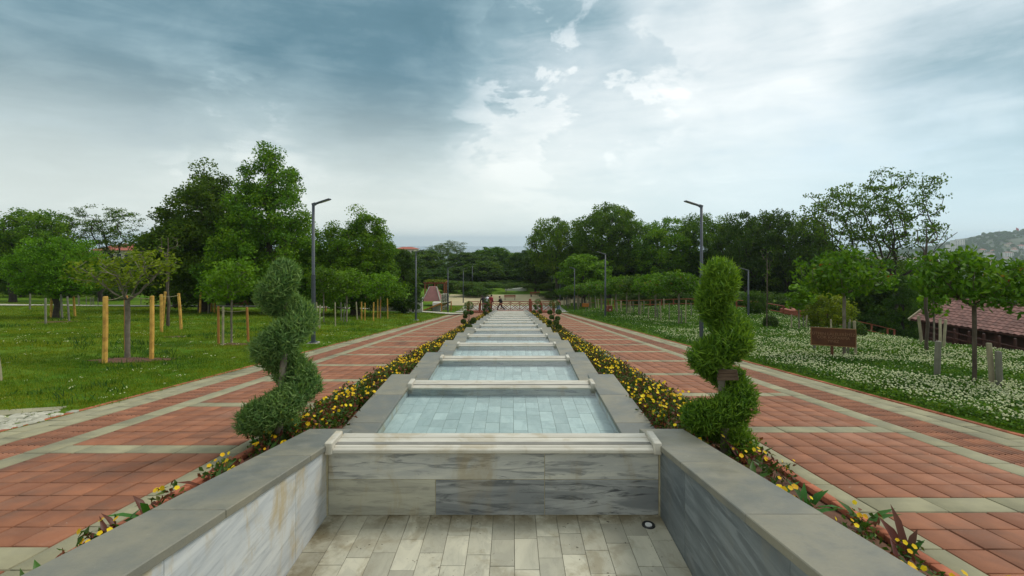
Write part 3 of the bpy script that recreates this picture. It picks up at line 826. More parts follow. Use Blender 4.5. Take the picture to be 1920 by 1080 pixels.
def make_arch(H, trunk_top, lobes, nclump, nleaf, L, W, clump_r, base_r, flat=0.65, up=0.8, surf=0.6, droop=0.0, bark='bark', leaf='leaf', wobble=0.03, lean=(0, 0), tw=0.02, fork=None, limbs=0, limb_r=0.6, limb_z=0.5):
    """trunk with limbs reaching every leaf clump of the crown"""
    A = Arch()
    C, D = in_lobes(nclump * 3, lobes, surf)
    keep = []
    mind = clump_r * 0.55
    for c in C:
        if len(keep) >= nclump: break
        if all((c[0] - k[0]) ** 2 + (c[1] - k[1]) ** 2 + (c[2] - k[2]) ** 2 > mind * mind for k in keep): keep.append(c)
    C = np.array(keep)
    nodes = []; par = []
    nt = 9
    for i in range(nt):
        t = i / (nt - 1)
        nodes.append(np.array([lean[0] * t ** 1.4 + (random.gauss(0, wobble) * H * 0.3 if i > 1 else 0), lean[1] * t ** 1.4 + (random.gauss(0, wobble) * H * 0.3 if i > 1 else 0), trunk_top * t]))
        par.append(i - 1)
    cz0 = float(np.percentile(C[:, 2], 12)); cr = float(np.percentile(np.hypot(C[:, 0] - lean[0], C[:, 1] - lean[1]), 85))
    zt_ = float(np.percentile(C[:, 2], 80))
    for q in range(limbs):
        a = 2 * math.pi * q / limbs + random.uniform(-0.25, 0.25); prev = nt - 1; rr = cr * limb_r * random.uniform(0.7, 1.15)
        zend = trunk_top + (zt_ - trunk_top) * limb_z * random.uniform(0.8, 1.2)
        for k in range(1, 6):
            t = k / 5
            nodes.append(np.array([lean[0] + math.cos(a) * rr * t ** 0.85, lean[1] + math.sin(a) * rr * t ** 0.85, trunk_top + (zend - trunk_top) * t ** 1.15]) + np.array([random.gauss(0, 1), random.gauss(0, 1), random.gauss(0, 1)]) * rr * 0.03)
            par.append(prev); prev = len(nodes) - 1
    first = 2 if fork is None else max(1, int(fork / trunk_top * (nt - 1)))
    tips = []
    cen = np.array([lean[0], lean[1], trunk_top * 0.7])
    order = np.argsort(np.linalg.norm((C - cen) * np.array([1, 1, 0.8]), axis=1))
    for ci in order:
        c = C[ci]; N = np.array(nodes)
        dv = c - N
        cost = np.linalg.norm(dv, axis=1) + np.where(N[:, 2] > c[2] - 0.12 * np.hypot(dv[:, 0], dv[:, 1]), 1.6 * (N[:, 2] - c[2] + 0.3 * np.hypot(dv[:, 0], dv[:, 1])), 0)
        cost[:first] += 50
        p = int(np.argmin(cost)); q = N[p]
        ln = np.linalg.norm(c - q); steps = 1 if ln < clump_r * 1.5 else (2 if ln < clump_r * 4 else 4)
        prev = p
        for k in range(1, steps + 1):
            t = k / steps
            m = q + (c - q) * t
            m = m + np.array([random.gauss(0, 0.06), random.gauss(0, 0.06), 0.10 * math.sin(math.pi * t)]) * ln * (1 if k < steps else 0.2)
            nodes.append(m); par.append(prev); prev = len(nodes) - 1
        tips.append(prev)
    n = len(nodes); area = np.zeros(n)
    kids = [[] for _ in range(n)]
    for i in range(1, n): kids[par[i]].append(i)
    for i in range(n - 1, -1, -1):
        if not kids[i]: area[i] = 1.0
        if par[i] >= 0: area[par[i]] += area[i]
    rad = np.sqrt(area / max(area[0], 1)) * base_r
    rad = np.maximum(rad, tw * 0.5)
    mb = MB()
    done = set()
    for i in range(1, n):
        if i in done: continue
        chain = [par[i], i]; done.add(i)
        while True:
            nx = [k for k in kids[chain[-1]] if k not in done]
            if not nx: break
            b = max(nx, key=lambda k: area[k]); chain.append(b); done.add(b)
        rr = [rad[k] for k in chain]
        if chain[0] != 0: rr[0] = min(rr[0], rr[1] * 1.25)
        else: rr[0] = base_r * 1.25
        mb.tube([nodes[k] for k in chain], rr, 8 if rr[0] > 0.08 * H / 10 + 0.02 else 4, cap=False)
    A.trunk = mb.mesh('trunk', M[bark], smooth=True)
    # leaves
    per = np.maximum(3, (nleaf * RNG.uniform(0.55, 1.45, len(C))).astype(int))
    idx = np.repeat(np.arange(len(C)), per)
    dirs = unit(RNG.normal(size=(len(idx), 3)))
    rr = RNG.uniform(0.15, 1.0, (len(idx), 1)) ** 0.6
    size = RNG.uniform(0.65, 1.3, len(C))[idx][:, None] * clump_r
    Pp = C[idx] + dirs * rr * size * np.array([1, 1, flat])
    cr = RNG.uniform(0, 1, len(C))[idx]
    V, F = leaf_quads(Pp, L, W, up * 0.6, dirs * 0.3, droop)
    A.crown = np_mesh('crown', V, F, np.clip(0.45 * cr + 0.55 * RNG.uniform(0, 1, len(idx)), 0, 1)); A.crown.materials.append(M[leaf])
    A.H = float(np.percentile(V[:, 2], 99.7))
    A.W = float(np.percentile(V[:, 0], 98.5) - np.percentile(V[:, 0], 1.5)); A.cx = float((np.percentile(V[:, 0], 98.5) + np.percentile(V[:, 0], 1.5)) / 2)
    return A


def plant_arch(A, name, loc, h, w=None, rz=None, label=None, cat='tree', group=None, leaf=None, bark=None):
    sz = h / A.H; sx = (w / A.W) if w else sz
    o = empty(name, loc, 0.0 if rz is None else rz, label, cat, group)
    o.scale = (sx, sx, sz)
    t = link('trunk', A.trunk, o); c = link('crown', A.crown, o)
    if leaf:
        c.material_slots[0].link = 'OBJECT'; c.material_slots[0].material = M[leaf]
    if bark:
        t.material_slots[0].link = 'OBJECT'; t.material_slots[0].material = M[bark]
    return o


def tree_px(A, name, u, d, vtop, wpx, label, rz=None, vbase=None, group=None, leaf=None, bark=None, cat='tree'):
    p = gp(u, vbase) if vbase else at(u, d)
    d = p.y
    h = zof(vtop, d) - p.z
    rz = random.uniform(0, 6.28) if rz is None else rz
    return plant_arch(A, name, p, h, wpx * d / 880.0, rz, label, cat, group, leaf, bark)


AR = {}
AR['broad'] = make_arch(15, 12.5, [(0, 0, 3.2, 5.0, 5.0, 2.2), (0.3, 0, 6.0, 4.7, 4.6, 2.6), (0.2, 0, 9.0, 3.7, 3.7, 2.6), (0.1, 0, 11.8, 2.5, 2.5, 2.2), (0, 0, 13.9, 1.1, 1.1, 1.5), (2.6, 1, 5, 2.4, 2.4, 2), (-2.6, -1, 4.2, 2.6, 2.6, 2)],
                        430, 170, 0.21, 0.15, 0.85, 0.42, 0.85, surf=0.45)
AR['broad_b'] = make_arch(13, 10.2, [(0, 0, 3.0, 4.6, 4.6, 2.1), (-0.4, 0, 5.6, 4.2, 4.2, 2.5), (0.4, 0, 8.2, 3.3, 3.3, 2.4), (1.3, -0.5, 10.8, 1.4, 1.4, 1.7), (-1.7, 0.6, 9.6, 1.2, 1.2, 1.6), (0.2, 0, 11.6, 0.9, 0.9, 1.2)],
                          390, 160, 0.21, 0.15, 0.85, 0.40, 0.85, surf=0.45)
AR['locust'] = make_arch(11, 7, [(0, 0, 7.2, 4.6, 4.4, 3.0), (1.6, 0, 8.6, 2.6, 2.6, 2.0), (-2, 0.5, 6.8, 2.8, 2.8, 2.4), (0, 0, 4.4, 4.0, 4.0, 1.8)],
                         340, 80, 0.22, 0.15, 0.72, 0.30, 0.75, bark='dark_bark', leaf='leaf_mid', fork=2.5, limbs=5, limb_r=0.5)
AR['locust_b'] = make_arch(10, 6.0, [(0, 0, 6.2, 4.8, 4.4, 2.6), (2.2, 0, 7.4, 2.6, 2.6, 2.0), (-1.8, -0.5, 7.6, 2.4, 2.4, 2.2), (0.5, 0, 4.2, 4.4, 4.2, 1.7)],
                           340, 80, 0.22, 0.15, 0.72, 0.30, 0.75, bark='dark_bark', leaf='leaf_mid', fork=2.2, limbs=5, limb_r=0.5)
AR['airy'] = make_arch(12, 4.2, [(-3.0, 0, 8.4, 4.6, 3.6, 2.4), (0.3, 0, 9.6, 3.2, 3.2, 2.2), (-5.6, 0, 7.8, 2.4, 2.4, 1.2), (1.4, 0, 7.4, 2.2, 2.2, 1.8), (-2.2, 0, 6.2, 3.8, 3.0, 1.8), (-2.6, 0, 9.2, 2.6, 2.6, 1.6)],
                       380, 28, 0.19, 0.12, 0.62, 0.24, 0.40, bark='dark_bark', leaf='leaf_mid', lean=(0.2, 0.0), fork=2.6, tw=0.022, limbs=6, limb_r=0.75, limb_z=0.75, surf=0.35)
AR['far'] = make_arch(9, 5.5, [(0, 0, 5.4, 3.8, 3.8, 3.2), (1.2, 0, 6.8, 2.0, 2.0, 1.8), (-1.4, 0, 4.2, 2.8, 2.8, 2.6)], 190, 70, 0.32, 0.24, 0.75, 0.25, 0.55, bark='dark_bark', leaf='leaf_mid')
AR['pine'] = make_arch(8, 7, [(0, 0, 2.0, 2.6, 2.6, 1.8), (0, 0, 4.2, 2.1, 2.1, 1.8), (0, 0, 6.2, 1.3, 1.3, 1.7)], 160, 100, 0.24, 0.12, 0.6, 0.22, 0.65, bark='dark_bark', leaf='leaf_dark')
AR['cherry'] = make_arch(2.9, 1.75, [(0, 0, 2.30, 1.2, 1.2, 0.50), (0.3, 0.1, 2.62, 0.75, 0.75, 0.28), (-0.5, 0, 2.15, 0.8, 0.7, 0.42)], 125, 24, 0.15, 0.070, 0.27, 0.044, 0.8, up=0.5, droop=0.45, surf=0.4, bark='grey_bark', leaf='leaf_cherry', wobble=0.004, fork=1.6, tw=0.012, limbs=6, limb_r=0.6)
AR['vase'] = make_arch(3.3, 1.75, [(0, 0, 2.72, 1.0, 1.0, 0.42), (0.5, 0, 2.95, 0.55, 0.6, 0.35), (-0.6, 0, 2.6, 0.5, 0.6, 0.42), (0, 0, 2.3, 0.7, 0.7, 0.2)], 130, 12, 0.10, 0.055, 0.20, 0.055, 0.8, up=0.6, surf=0.3, bark='grey_bark', leaf='leaf_olive', wobble=0.003, fork=1.6, tw=0.016, limbs=9, limb_r=0.8, limb_z=0.72)
AR['young'] = make_arch(2.9, 1.5, [(0, 0, 2.1, 0.72, 0.7, 0.62), (0.2, 0, 2.5, 0.5, 0.5, 0.35), (-0.3, 0, 1.85, 0.5, 0.5, 0.4)], 80, 25, 0.12, 0.07, 0.24, 0.030, 0.8, up=0.6, droop=0.25, bark='grey_bark', leaf='leaf_bright', wobble=0.004, fork=1.3, tw=0.012, limbs=5)
AR['sapling'] = make_arch(2.0, 1.8, [(0, 0, 1.45, 0.22, 0.22, 0.45), (0.08, 0, 1.1, 0.25, 0.2, 0.25)], 22, 22, 0.12, 0.08, 0.14, 0.018, 0.9, up=0.5, droop=0.3, bark='grey_bark', leaf='leaf_bright', wobble=0.006, fork=0.7, tw=0.01)
AR['whip'] = make_arch(3.6, 3.4, [(0, 0, 3.1, 0.3, 0.3, 0.4), (0, 0, 2.2, 0.25, 0.25, 0.5)], 22, 3, 0.09, 0.05, 0.12, 0.035, 0.9, bark='bark', leaf='leaf_mid', wobble=0.012, fork=0.9, tw=0.014)
AR['bush'] = make_arch(1.8, 0.9, [(0, 0, 1.0, 0.9, 0.9, 0.8)], 110, 55, 0.10, 0.05, 0.24, 0.05, 0.9, surf=0.5, leaf='leaf_olive', fork=0.2, tw=0.01)

# ---- left side trees
tree_px(AR['broad'], 'tall_plane_tree', 503, 45, 283, 185, 'tallest leafy tree, rising behind the spiral topiary by the lawn', rz=0.4)
tree_px(AR['broad_b'], 'tall_plane_tree', 385, 47, 322, 185, 'tall dark leafy tree close beside the tallest tree on its lawn side', rz=2.2, leaf='leaf_mid')
tree_px(AR['broad_b'], 'leafy_tree', 667, 46, 402, 150, 'medium bright green tree just beyond the nearest lawn lamp post', rz=0.2)
tree_px(AR['pine'], 'dark_tree', 757, 54, 470, 66, 'dark dense tree beside the white wall and ramp', rz=1.0, leaf='leaf_dark')
tree_px(AR['locust'], 'leafy_tree', 25, 58, 393, 150, 'leafy tree at the far end of the lawn, edge of the picture', rz=1.2, leaf='leaf')
tree_px(AR['airy'], 'airy_tree', 190, 66, 388, 175, 'thin-leaved spreading tree in front of the red roofed building', rz=0.3)
tree_px(AR['locust_b'], 'leafy_tree', 106, None, 447, 135, 'bright green spreading tree with stakes round its trunk on the lawn', vbase=597, leaf='leaf_bright')
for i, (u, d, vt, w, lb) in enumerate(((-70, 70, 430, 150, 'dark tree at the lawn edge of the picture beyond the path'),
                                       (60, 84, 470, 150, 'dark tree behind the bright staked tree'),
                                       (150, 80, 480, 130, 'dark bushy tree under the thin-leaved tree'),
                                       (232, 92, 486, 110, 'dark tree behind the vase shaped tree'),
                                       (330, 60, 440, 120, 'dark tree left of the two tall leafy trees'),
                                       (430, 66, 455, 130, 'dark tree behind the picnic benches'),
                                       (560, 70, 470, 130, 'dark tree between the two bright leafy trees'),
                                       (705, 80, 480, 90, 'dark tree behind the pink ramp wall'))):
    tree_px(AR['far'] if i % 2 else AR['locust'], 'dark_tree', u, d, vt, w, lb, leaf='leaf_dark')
VT = tree_px(AR['vase'], 'vase_tree', 240, None, 466, 150, 'vase shaped young tree with bare limbs between yellow stakes', vbase=672, rz=0.3)
tree_px(AR['young'], 'young_tree', 435, None, 483, 84, 'slim young tree with bright leaves staked by orange posts', vbase=643)
tree_px(AR['young'], 'young_tree', 392, None, 478, 70, 'slim young tree with pale trunk between three yellow stakes', vbase=588, leaf='leaf_mid')
tree_px(AR['whip'], 'bare_sapling', 316, None, 440, 40, 'tall thin bare sapling between leaning yellow stakes', vbase=612)
tree_px(AR['young'], 'young_tree', 608, None, 500, 60, 'young tree among grey and yellow stakes by the lawn lamp', vbase=606, leaf='leaf_mid')
tree_px(AR['young'], 'young_tree', 651, None, 505, 70, 'young tree with grey trunk in the middle of the staked group', vbase=604)
tree_px(AR['young'], 'young_tree', 714, None, 510, 60, 'young tree with dark trunk among yellow stakes by the ramp', vbase=598)
# ---- far belt beyond the plaza
far_labels = ['pale-topped tree beyond the plaza beside the vine pergola', 'rounded tree of the far belt above the pink ramp', 'thin crowned tree standing above the far belt',
              'broad tree of the far belt behind the hurrying walker', 'dark tree of the far belt behind the bridge posts', 'pointed tree of the far belt behind the plaza bench',
              'low tree of the far belt below the sea horizon', 'bushy tree of the far belt beside the white plaza wall', 'far belt tree behind the third lamp on the clover side']
for i, (u, d, vt, w) in enumerate(((752, 120, 468, 70), (795, 135, 470, 80), (847, 150, 452, 90), (885, 130, 474, 90), (925, 140, 464, 80), (965, 150, 474, 70), (985, 120, 470, 60), (905, 110, 490, 70), (1035, 115, 470, 70))):
    tree_px(AR['airy'] if i == 2 else AR['far'], 'park_tree', u, d, vt, w, far_labels[i], group='trees of the belt beyond the plaza', leaf='leaf_mid' if i % 3 else 'leaf_dark')
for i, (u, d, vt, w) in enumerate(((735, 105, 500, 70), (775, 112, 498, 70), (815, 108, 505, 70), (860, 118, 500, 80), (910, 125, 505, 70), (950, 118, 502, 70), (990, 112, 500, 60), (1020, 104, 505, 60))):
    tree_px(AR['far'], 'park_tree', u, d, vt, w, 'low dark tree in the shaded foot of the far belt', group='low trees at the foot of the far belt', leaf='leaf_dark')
for i, (u, d) in enumerate(((-60, 72), (-10, 78), (40, 70), (85, 76), (130, 72), (172, 78), (212, 70), (330, 74), (372, 70), (415, 74), (470, 72), (520, 74), (560, 72))):
    q = at(u, d)
    plant_arch(AR['bush'], 'shrub', q, random.uniform(2.2, 3.2), random.uniform(4.0, 5.5), random.uniform(0, 6), 'dark shrub in the hedge line beyond the lawn path', 'shrub', 'dark shrubs lining the far edge of the lawn', leaf='leaf_dark')
for i, (u, d) in enumerate(((1185, 68), (1225, 66), (1265, 62), (1300, 60), (1335, 60), (1375, 54), (1415, 52), (1455, 50), (1500, 50), (1540, 48), (1580, 46), (1620, 45), (1655, 44))):
    q = at(u, d)
    plant_arch(AR['bush'], 'shrub', q, random.uniform(1.8, 2.8), random.uniform(3.0, 4.5), random.uniform(0, 6), 'dark shrub growing behind the red fence', 'shrub', 'dark shrubs behind the red fence', leaf='leaf_dark')
for i, (u, d, vt, w) in enumerate(((888, 92, 530, 34), (905, 97, 528, 34), (924, 101, 529, 34), (950, 96, 533, 30), (968, 104, 530, 32), (990, 99, 532, 30), (1012, 93, 531, 32), (1032, 90, 530, 34), (1050, 96, 527, 36), (872, 88, 528, 36), (858, 94, 526, 34))):
    tree_px(AR['young'], 'young_tree', u, d, vt, w, 'small young tree on the bank around the plaza', group='small young trees round the plaza', leaf='leaf_mid')
for i, (u, d) in enumerate(((845, 96), (880, 103), (910, 108), (938, 110), (965, 110), (1000, 108), (1030, 102), (1060, 96), (1085, 88), (895, 88), (1046, 84))):
    plant_arch(AR['bush'], 'shrub', at(u, d), random.uniform(1.3, 2.2), random.uniform(3.0, 6.0), random.uniform(0, 6), 'dark clipped shrub on the bank around the plaza', 'shrub', 'shrubs round the plaza', leaf='leaf_dark')
# ---- right side trees
tree_px(AR['locust_b'], 'park_tree', 1045, 88, 411, 105, 'rounded tree where the clover side row ends by the sea view', rz=0.5, leaf='leaf')
tree_px(AR['locust'], 'park_tree', 1142, 82, 383, 130, 'tallest domed tree of the row behind the grafted cherries', rz=1.0)
tree_px(AR['locust_b'], 'park_tree', 1236, 80, 411, 130, 'broad tree between the domed tree and the clover lamp post', rz=2.4, leaf='leaf')
tree_px(AR['locust'], 'park_tree', 1330, 78, 404, 105, 'loose crowned tree behind the nearest clover side lamp post', rz=3.3)
tree_px(AR['locust_b'], 'park_tree', 1400, 68, 402, 110, 'dark tree with bare trunks right behind the spiral topiary', rz=0.1, leaf='leaf_dark')
tree_px(AR['locust'], 'park_tree', 1475, 66, 397, 130, 'wide dark tree above the red fence', rz=2.0, leaf='leaf_dark')
tree_px(AR['airy'], 'airy_tree', 1676, 42, 322, 222, 'large open crowned tree with forked trunk against the sky', rz=0.0)
tree_px(AR['far'], 'bright_round_tree', 1096, 72, 478, 92, 'bright green round tree behind the second clover lamp', leaf='leaf_bright')
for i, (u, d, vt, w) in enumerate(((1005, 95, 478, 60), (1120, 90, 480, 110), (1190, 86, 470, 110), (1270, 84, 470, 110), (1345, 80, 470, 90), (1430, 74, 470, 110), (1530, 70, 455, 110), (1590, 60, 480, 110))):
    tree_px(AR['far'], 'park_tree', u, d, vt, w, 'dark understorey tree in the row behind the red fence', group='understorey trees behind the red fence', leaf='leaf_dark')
tree_px(AR['pine'], 'ivy_tree', 1693, 40, 520, 60, 'dark ivy covered stump at the foot of the open crowned tree', leaf='leaf_dark')
# ---- grafted cherries
for i, (u, vb, vt, w, lb) in enumerate(((1274, 612, 508, 88, 'grafted cherry nearest the spiral topiary, red leaf tips'), (1230, 604, 513, 78, 'grafted cherry second from the spiral topiary'),
                                        (1199, 596, 516, 72, 'grafted cherry third from the spiral topiary'), (1176, 593, 518, 66, 'grafted cherry fourth from the spiral topiary'),
                                        (1156, 590, 521, 64, 'grafted cherry in the row beside the litter bin'), (1128, 586, 527, 60, 'grafted cherry between the second and third lamps'),
                                        (1105, 583, 530, 56, 'grafted cherry above the small orange board'), (1085, 580, 533, 50, 'grafted cherry behind the third clover lamp'),
                                        (1066, 578, 537, 46, 'last grafted cherry of the row near the walker in jeans'))):
    tree_px(AR['cherry'], 'grafted_cherry', u, None, vt, w, lb, vbase=vb, group='row of grafted cherries in the clover')
tree_px(AR['cherry'], 'grafted_cherry', 1584, None, 468, 145, 'grafted cherry standing behind the brown wooden sign', vbase=674, rz=0.5)
tree_px(AR['cherry'], 'grafted_cherry', 1828, None, 466, 180, 'wide grafted cherry with stout trunk before the tiled hut', vbase=726, rz=2.0, bark='bark')
tree_px(AR['whip'], 'bare_sapling', 1738, None, 418, 44, 'tall dark nearly bare sapling beside the tiled hut', vbase=667)
tree_px(AR['sapling'], 'sapling', 1752, None, 528, 40, 'short leafy sapling between pale stakes before the hut', vbase=652)
tree_px(AR['sapling'], 'sapling', 1499, None, 533, 44, 'short leafy sapling with two stakes before the red fence', vbase=624)
tree_px(AR['whip'], 'bare_sapling', 1439, None, 462, 22, 'thin bare pole sapling rising from the clipped box ball', vbase=621)
tree_px(AR['bush'], 'shrub', 1552, None, 548, 74, 'loose olive green shrub behind the brown sign', vbase=622, cat='shrub')
tree_px(AR['bush'], 'shrub', 1628, None, 548, 66, 'dull green shrub under the open crowned tree', vbase=612, cat='shrub', leaf='leaf_mid')
tree_px(AR['bush'], 'shrub', 1902, None, 584, 84, 'olive green shrub at the corner of the tiled hut', vbase=664, cat='shrub')
tree_px(AR['bush'], 'shrub', 1418, None, 545, 40, 'dark shrub in front of the red fence by the far lamp', vbase=594, cat='shrub', leaf='leaf_dark')


def clipped_ball(u, vb, w, h, label):
    p = gp(u, vb); r = w * p.y / 880 / 2; hh = h * p.y / 880
    o = empty('box_ball', p, 0, label, 'shrub')
    C, D = in_lobes(3800, [(0, 0, hh * 0.5, r, r, hh * 0.52)], 0.9)
    V, F = leaf_quads(C, 0.07, 0.04, 0.3, D)
    link('foliage', np_mesh('foliage', V, F, RNG.uniform(0, 1, len(F))), o, m=M['box_leaf'])
    MB().tube([(0, 0, -0.05), (0, 0, hh * 0.6)], 0.03, 6).build('stem', M['bark'], o)
clipped_ball(1446, 619, 27, 27, 'clipped round box ball on the clover slope')
clipped_ball(1607, 637, 33, 34, 'clipped round box ball beside the brown sign')


# ------------------------------------------------------------------ spiral topiaries
def spiral(name, base, lobes, trunk, label, m, dens=1.0):
    o = empty(name, base, 0, label, 'topiary')
    mb = MB(); mb.tube(trunk, [0.055, 0.05, 0.045, 0.04, 0.03, 0.02][:len(trunk)], 8)
    mb.build('trunk', M['grey_bark'], o, smooth=True)
    VV, FF, RR, n = [], [], [], 0
    full = []
    for (x, y, z, r) in lobes:
        full.append((x, y, z, r * 0.90))
        for _ in range(2):
            dv = Vector((random.gauss(0, 1), random.gauss(0, 1), random.gauss(0, 1))).normalized() * r * random.uniform(0.5, 0.68)
            full.append((x + dv.x, y + dv.y, z + dv.z, r * random.uniform(0.38, 0.52)))
    for (x, y, z, r) in full:
        cnt = int(2300 * dens * (r / 0.26) ** 2)
        C, D = in_lobes(cnt, [(x, y, z, r, r, r * 0.86)], 0.75)
        bump = 1 + 0.10 * np.sin(D[:, 0:1] * 9 + z * 7) * np.sin(D[:, 2:3] * 8 + x * 5)
        ctr = np.array([x, y, z]); C = ctr + (C - ctr) * bump
        ax = D + RNG.normal(0, 0.75, D.shape) + np.array([0, 0, 0.45])
        V, F = leaf_quads(C, 0.044, 0.015, 0.0, axis=ax)
        shade = RNG.uniform(0, 1, cnt) * 0.6 + 0.4 * RNG.uniform(0, 1)
        VV.append(V); FF.append(F + n); n += len(V); RR.append(shade)
        # a few longer sprays break the outline
        k = int(cnt * 0.26)
        D2 = unit(RNG.normal(size=(k, 3))); C2 = ctr + D2 * np.array([r, r, r * 0.86]) * RNG.uniform(0.92, 1.20, (k, 1))
        V, F = leaf_quads(C2, 0.095, 0.013, 0.0, axis=D2 + RNG.normal(0, 0.3, D2.shape) + np.array([0, 0, 0.6]))
        VV.append(V); FF.append(F + n); n += len(V); RR.append(RNG.uniform(0.4, 1, k))
    link('foliage', np_mesh('foliage', np.concatenate(VV), np.concatenate(FF), np.concatenate(RR)), o, m=M[m])
    return o


def lobes_px(u0, d, basez, L):
    """lobe list given as places in the photograph, turned into metres round the plant"""
    x0 = (u0 - 961) / 880 * d
    return [((u - 961) / 880 * d - x0, yo, zof(v, d) - basez, r * 0.84 * d / 880) for (u, v, r, yo) in L]


def helix(u_of, knots, d, x0, bz, n=30):
    """foliage wound round the stem: knots of (height line v, turn, offset, thickness) read down the plant"""
    vs = [k[0] for k in knots]; out = []
    for i in range(n):
        q = i / (n - 1) * (len(knots) - 1); q0 = min(int(q), len(knots) - 2); f = q - q0
        ks = [knots[q0][c] * (1 - f) + knots[q0 + 1][c] * f for c in range(4)]
        v, psi, Rr, r = ks; psi = R(psi)
        u = u_of(v) + Rr * math.cos(psi)
        out.append(((u - 961) / 880 * d - x0, -Rr * math.sin(psi) * d / 880, zof(v, d) - bz, r * random.uniform(0.86, 1.0) * d / 880))
    return out


def build_topiaries():
    d = 5.85; u0 = 522; x0 = (u0 - 961) / 880 * d; bz = -S * d
    L = helix(lambda v: float(np.interp(v, [500, 600, 700, 820], [526, 538, 532, 515])),
              [(508, -400, 6, 30), (530, -290, 12, 32), (558, -180, 20, 33), (606, 0, 24, 38), (655, 180, 28, 38), (734, 360, 31, 39), (786, 540, 38, 40), (812, 640, 28, 35)], d, x0, bz)
    trunk = [(0.0, 0, -0.1), (0.02, 0, 0.45), (0.06, 0.0, 0.85), (0.09, -0.02, 1.2), (0.10, 0, 1.7), (0.05, 0, 2.1)]
    spiral('spiral_topiary', (x0, d, bz), L, trunk, 'dark green spiral cut cypress in the bed on the lawn side', 'cypress')
    d = 5.45; u0 = 1362; x0 = (u0 - 961) / 880 * d; bz = -S * d
    L = helix(lambda v: float(np.interp(v, [500, 600, 700, 840], [1347, 1352, 1352, 1352])),
              [(510, -400, 5, 33), (532, -290, 8, 33), (556, -180, 11, 35), (618, 0, 24, 37), (668, 180, 30, 37), (730, 360, 32, 35), (780, 540, 40, 38), (826, 720, 32, 37)], d, x0, bz)
    trunk = [(0.0, 0, -0.1), (-0.02, 0, 0.4), (-0.05, 0.0, 0.85), (-0.06, 0.0, 1.1), (-0.06, 0, 1.6), (-0.08, 0, 2.1)]
    o = spiral('spiral_topiary', (x0, d, bz), L, trunk, 'brighter green spiral cut cypress in the bed on the clover side', 'cypress_bright')
    # weathered board across the trunk
    q = lobes_px(u0, d, bz, [(1355, 697, 10, -0.13)])[0]
    bd = MB()
    for k in range(3): bd.box(q[0] - 0.115 + 0.006 * k, q[0] + 0.125 - 0.008 * k, q[1] - 0.012 - 0.002 * k, q[1] + 0.012, q[2] - 0.06 + k * 0.041, q[2] - 0.06 + k * 0.041 + 0.038)
    bd.build('wooden_band', M['band_wood'], o, 0.003)
build_topiaries()


def pompom(u, vb, vt, label, y=None):
    p = gp(u, vb); d = p.y; h = zof(vt, d) - p.z
    p.z = -S * d
    o = empty('pompom_topiary', p, random.uniform(0, 6), label, 'topiary', 'pompom topiaries along the beds')
    mb = MB(); mb.tube([(0, 0, -0.05), (0.02, 0, h * 0.4), (0, 0.02, h * 0.85)], [0.03, 0.025, 0.015], 6)
    balls = [(0, 0, h * 0.88, h * 0.17)]
    for (a, z, r, rr) in ((0.3, 0.62, 0.22, 0.11), (3.4, 0.66, 0.24, 0.12), (1.9, 0.5, 0.2, 0.10), (5.0, 0.42, 0.27, 0.11), (2.8, 0.36, 0.27, 0.12), (0.2, 0.30, 0.27, 0.11), (4.2, 0.18, 0.2, 0.13), (1.2, 0.16, 0.22, 0.11)):
        c = (math.cos(a) * r * h * 0.7, math.sin(a) * r * h * 0.7, z * h); balls.append((*c, rr * h * 0.8))
        mb.tube([(0, 0, z * h - 0.12 * h), c], [0.012, 0.008], 4)
    mb.build('trunk', M['bark'], o)
    for (x, y2, z, r) in balls:
        C, D = in_lobes(700, [(x, y2, z, r, r, r * 0.85)], 0.9)
        V, F = leaf_quads(C, 0.06, 0.025, 0.2, D)
        link('foliage_ball', np_mesh('foliage_ball', V, F, RNG.uniform(0, 1, len(F))), o, m=M['box_leaf'])
pompom(880, 622, 566, 'pompom topiary in the lawn side bed nearest the near pools')
pompom(1040, 624, 563, 'pompom topiary in the clover side bed nearest the near pools')
pompom(914, 596, 560, 'pompom topiary in the lawn side bed beside the walkers')
pompom(1009, 597, 561, 'pompom topiary in the clover side bed beside the bridge post')


# ------------------------------------------------------------------ flower beds
def petals(mb_v, mb_f, c, r, n, tilt, n0):
    pass


def flower_mesh():
    """one open pansy, 5 overlapping petals round a dark eye"""
    V, F, Rr = [], [], []
    for k in range(5):
        a = 2 * math.pi * k / 5 + 0.3
        ca, sa = math.cos(a), math.sin(a)
        b = a + 0.62; e = a - 0.62
        n = len(V)
        V += [(0, 0, 0), (math.cos(e) * 0.86, math.sin(e) * 0.86, 0.16), (ca * 1.0, sa * 1.0, 0.12), (math.cos(b) * 0.86, math.sin(b) * 0.86, 0.22)]
        F.append((n, n + 1, n + 2, n + 3)); Rr.append(0.2 * k)
    return np.array(V), np.array(F), np.array(Rr)


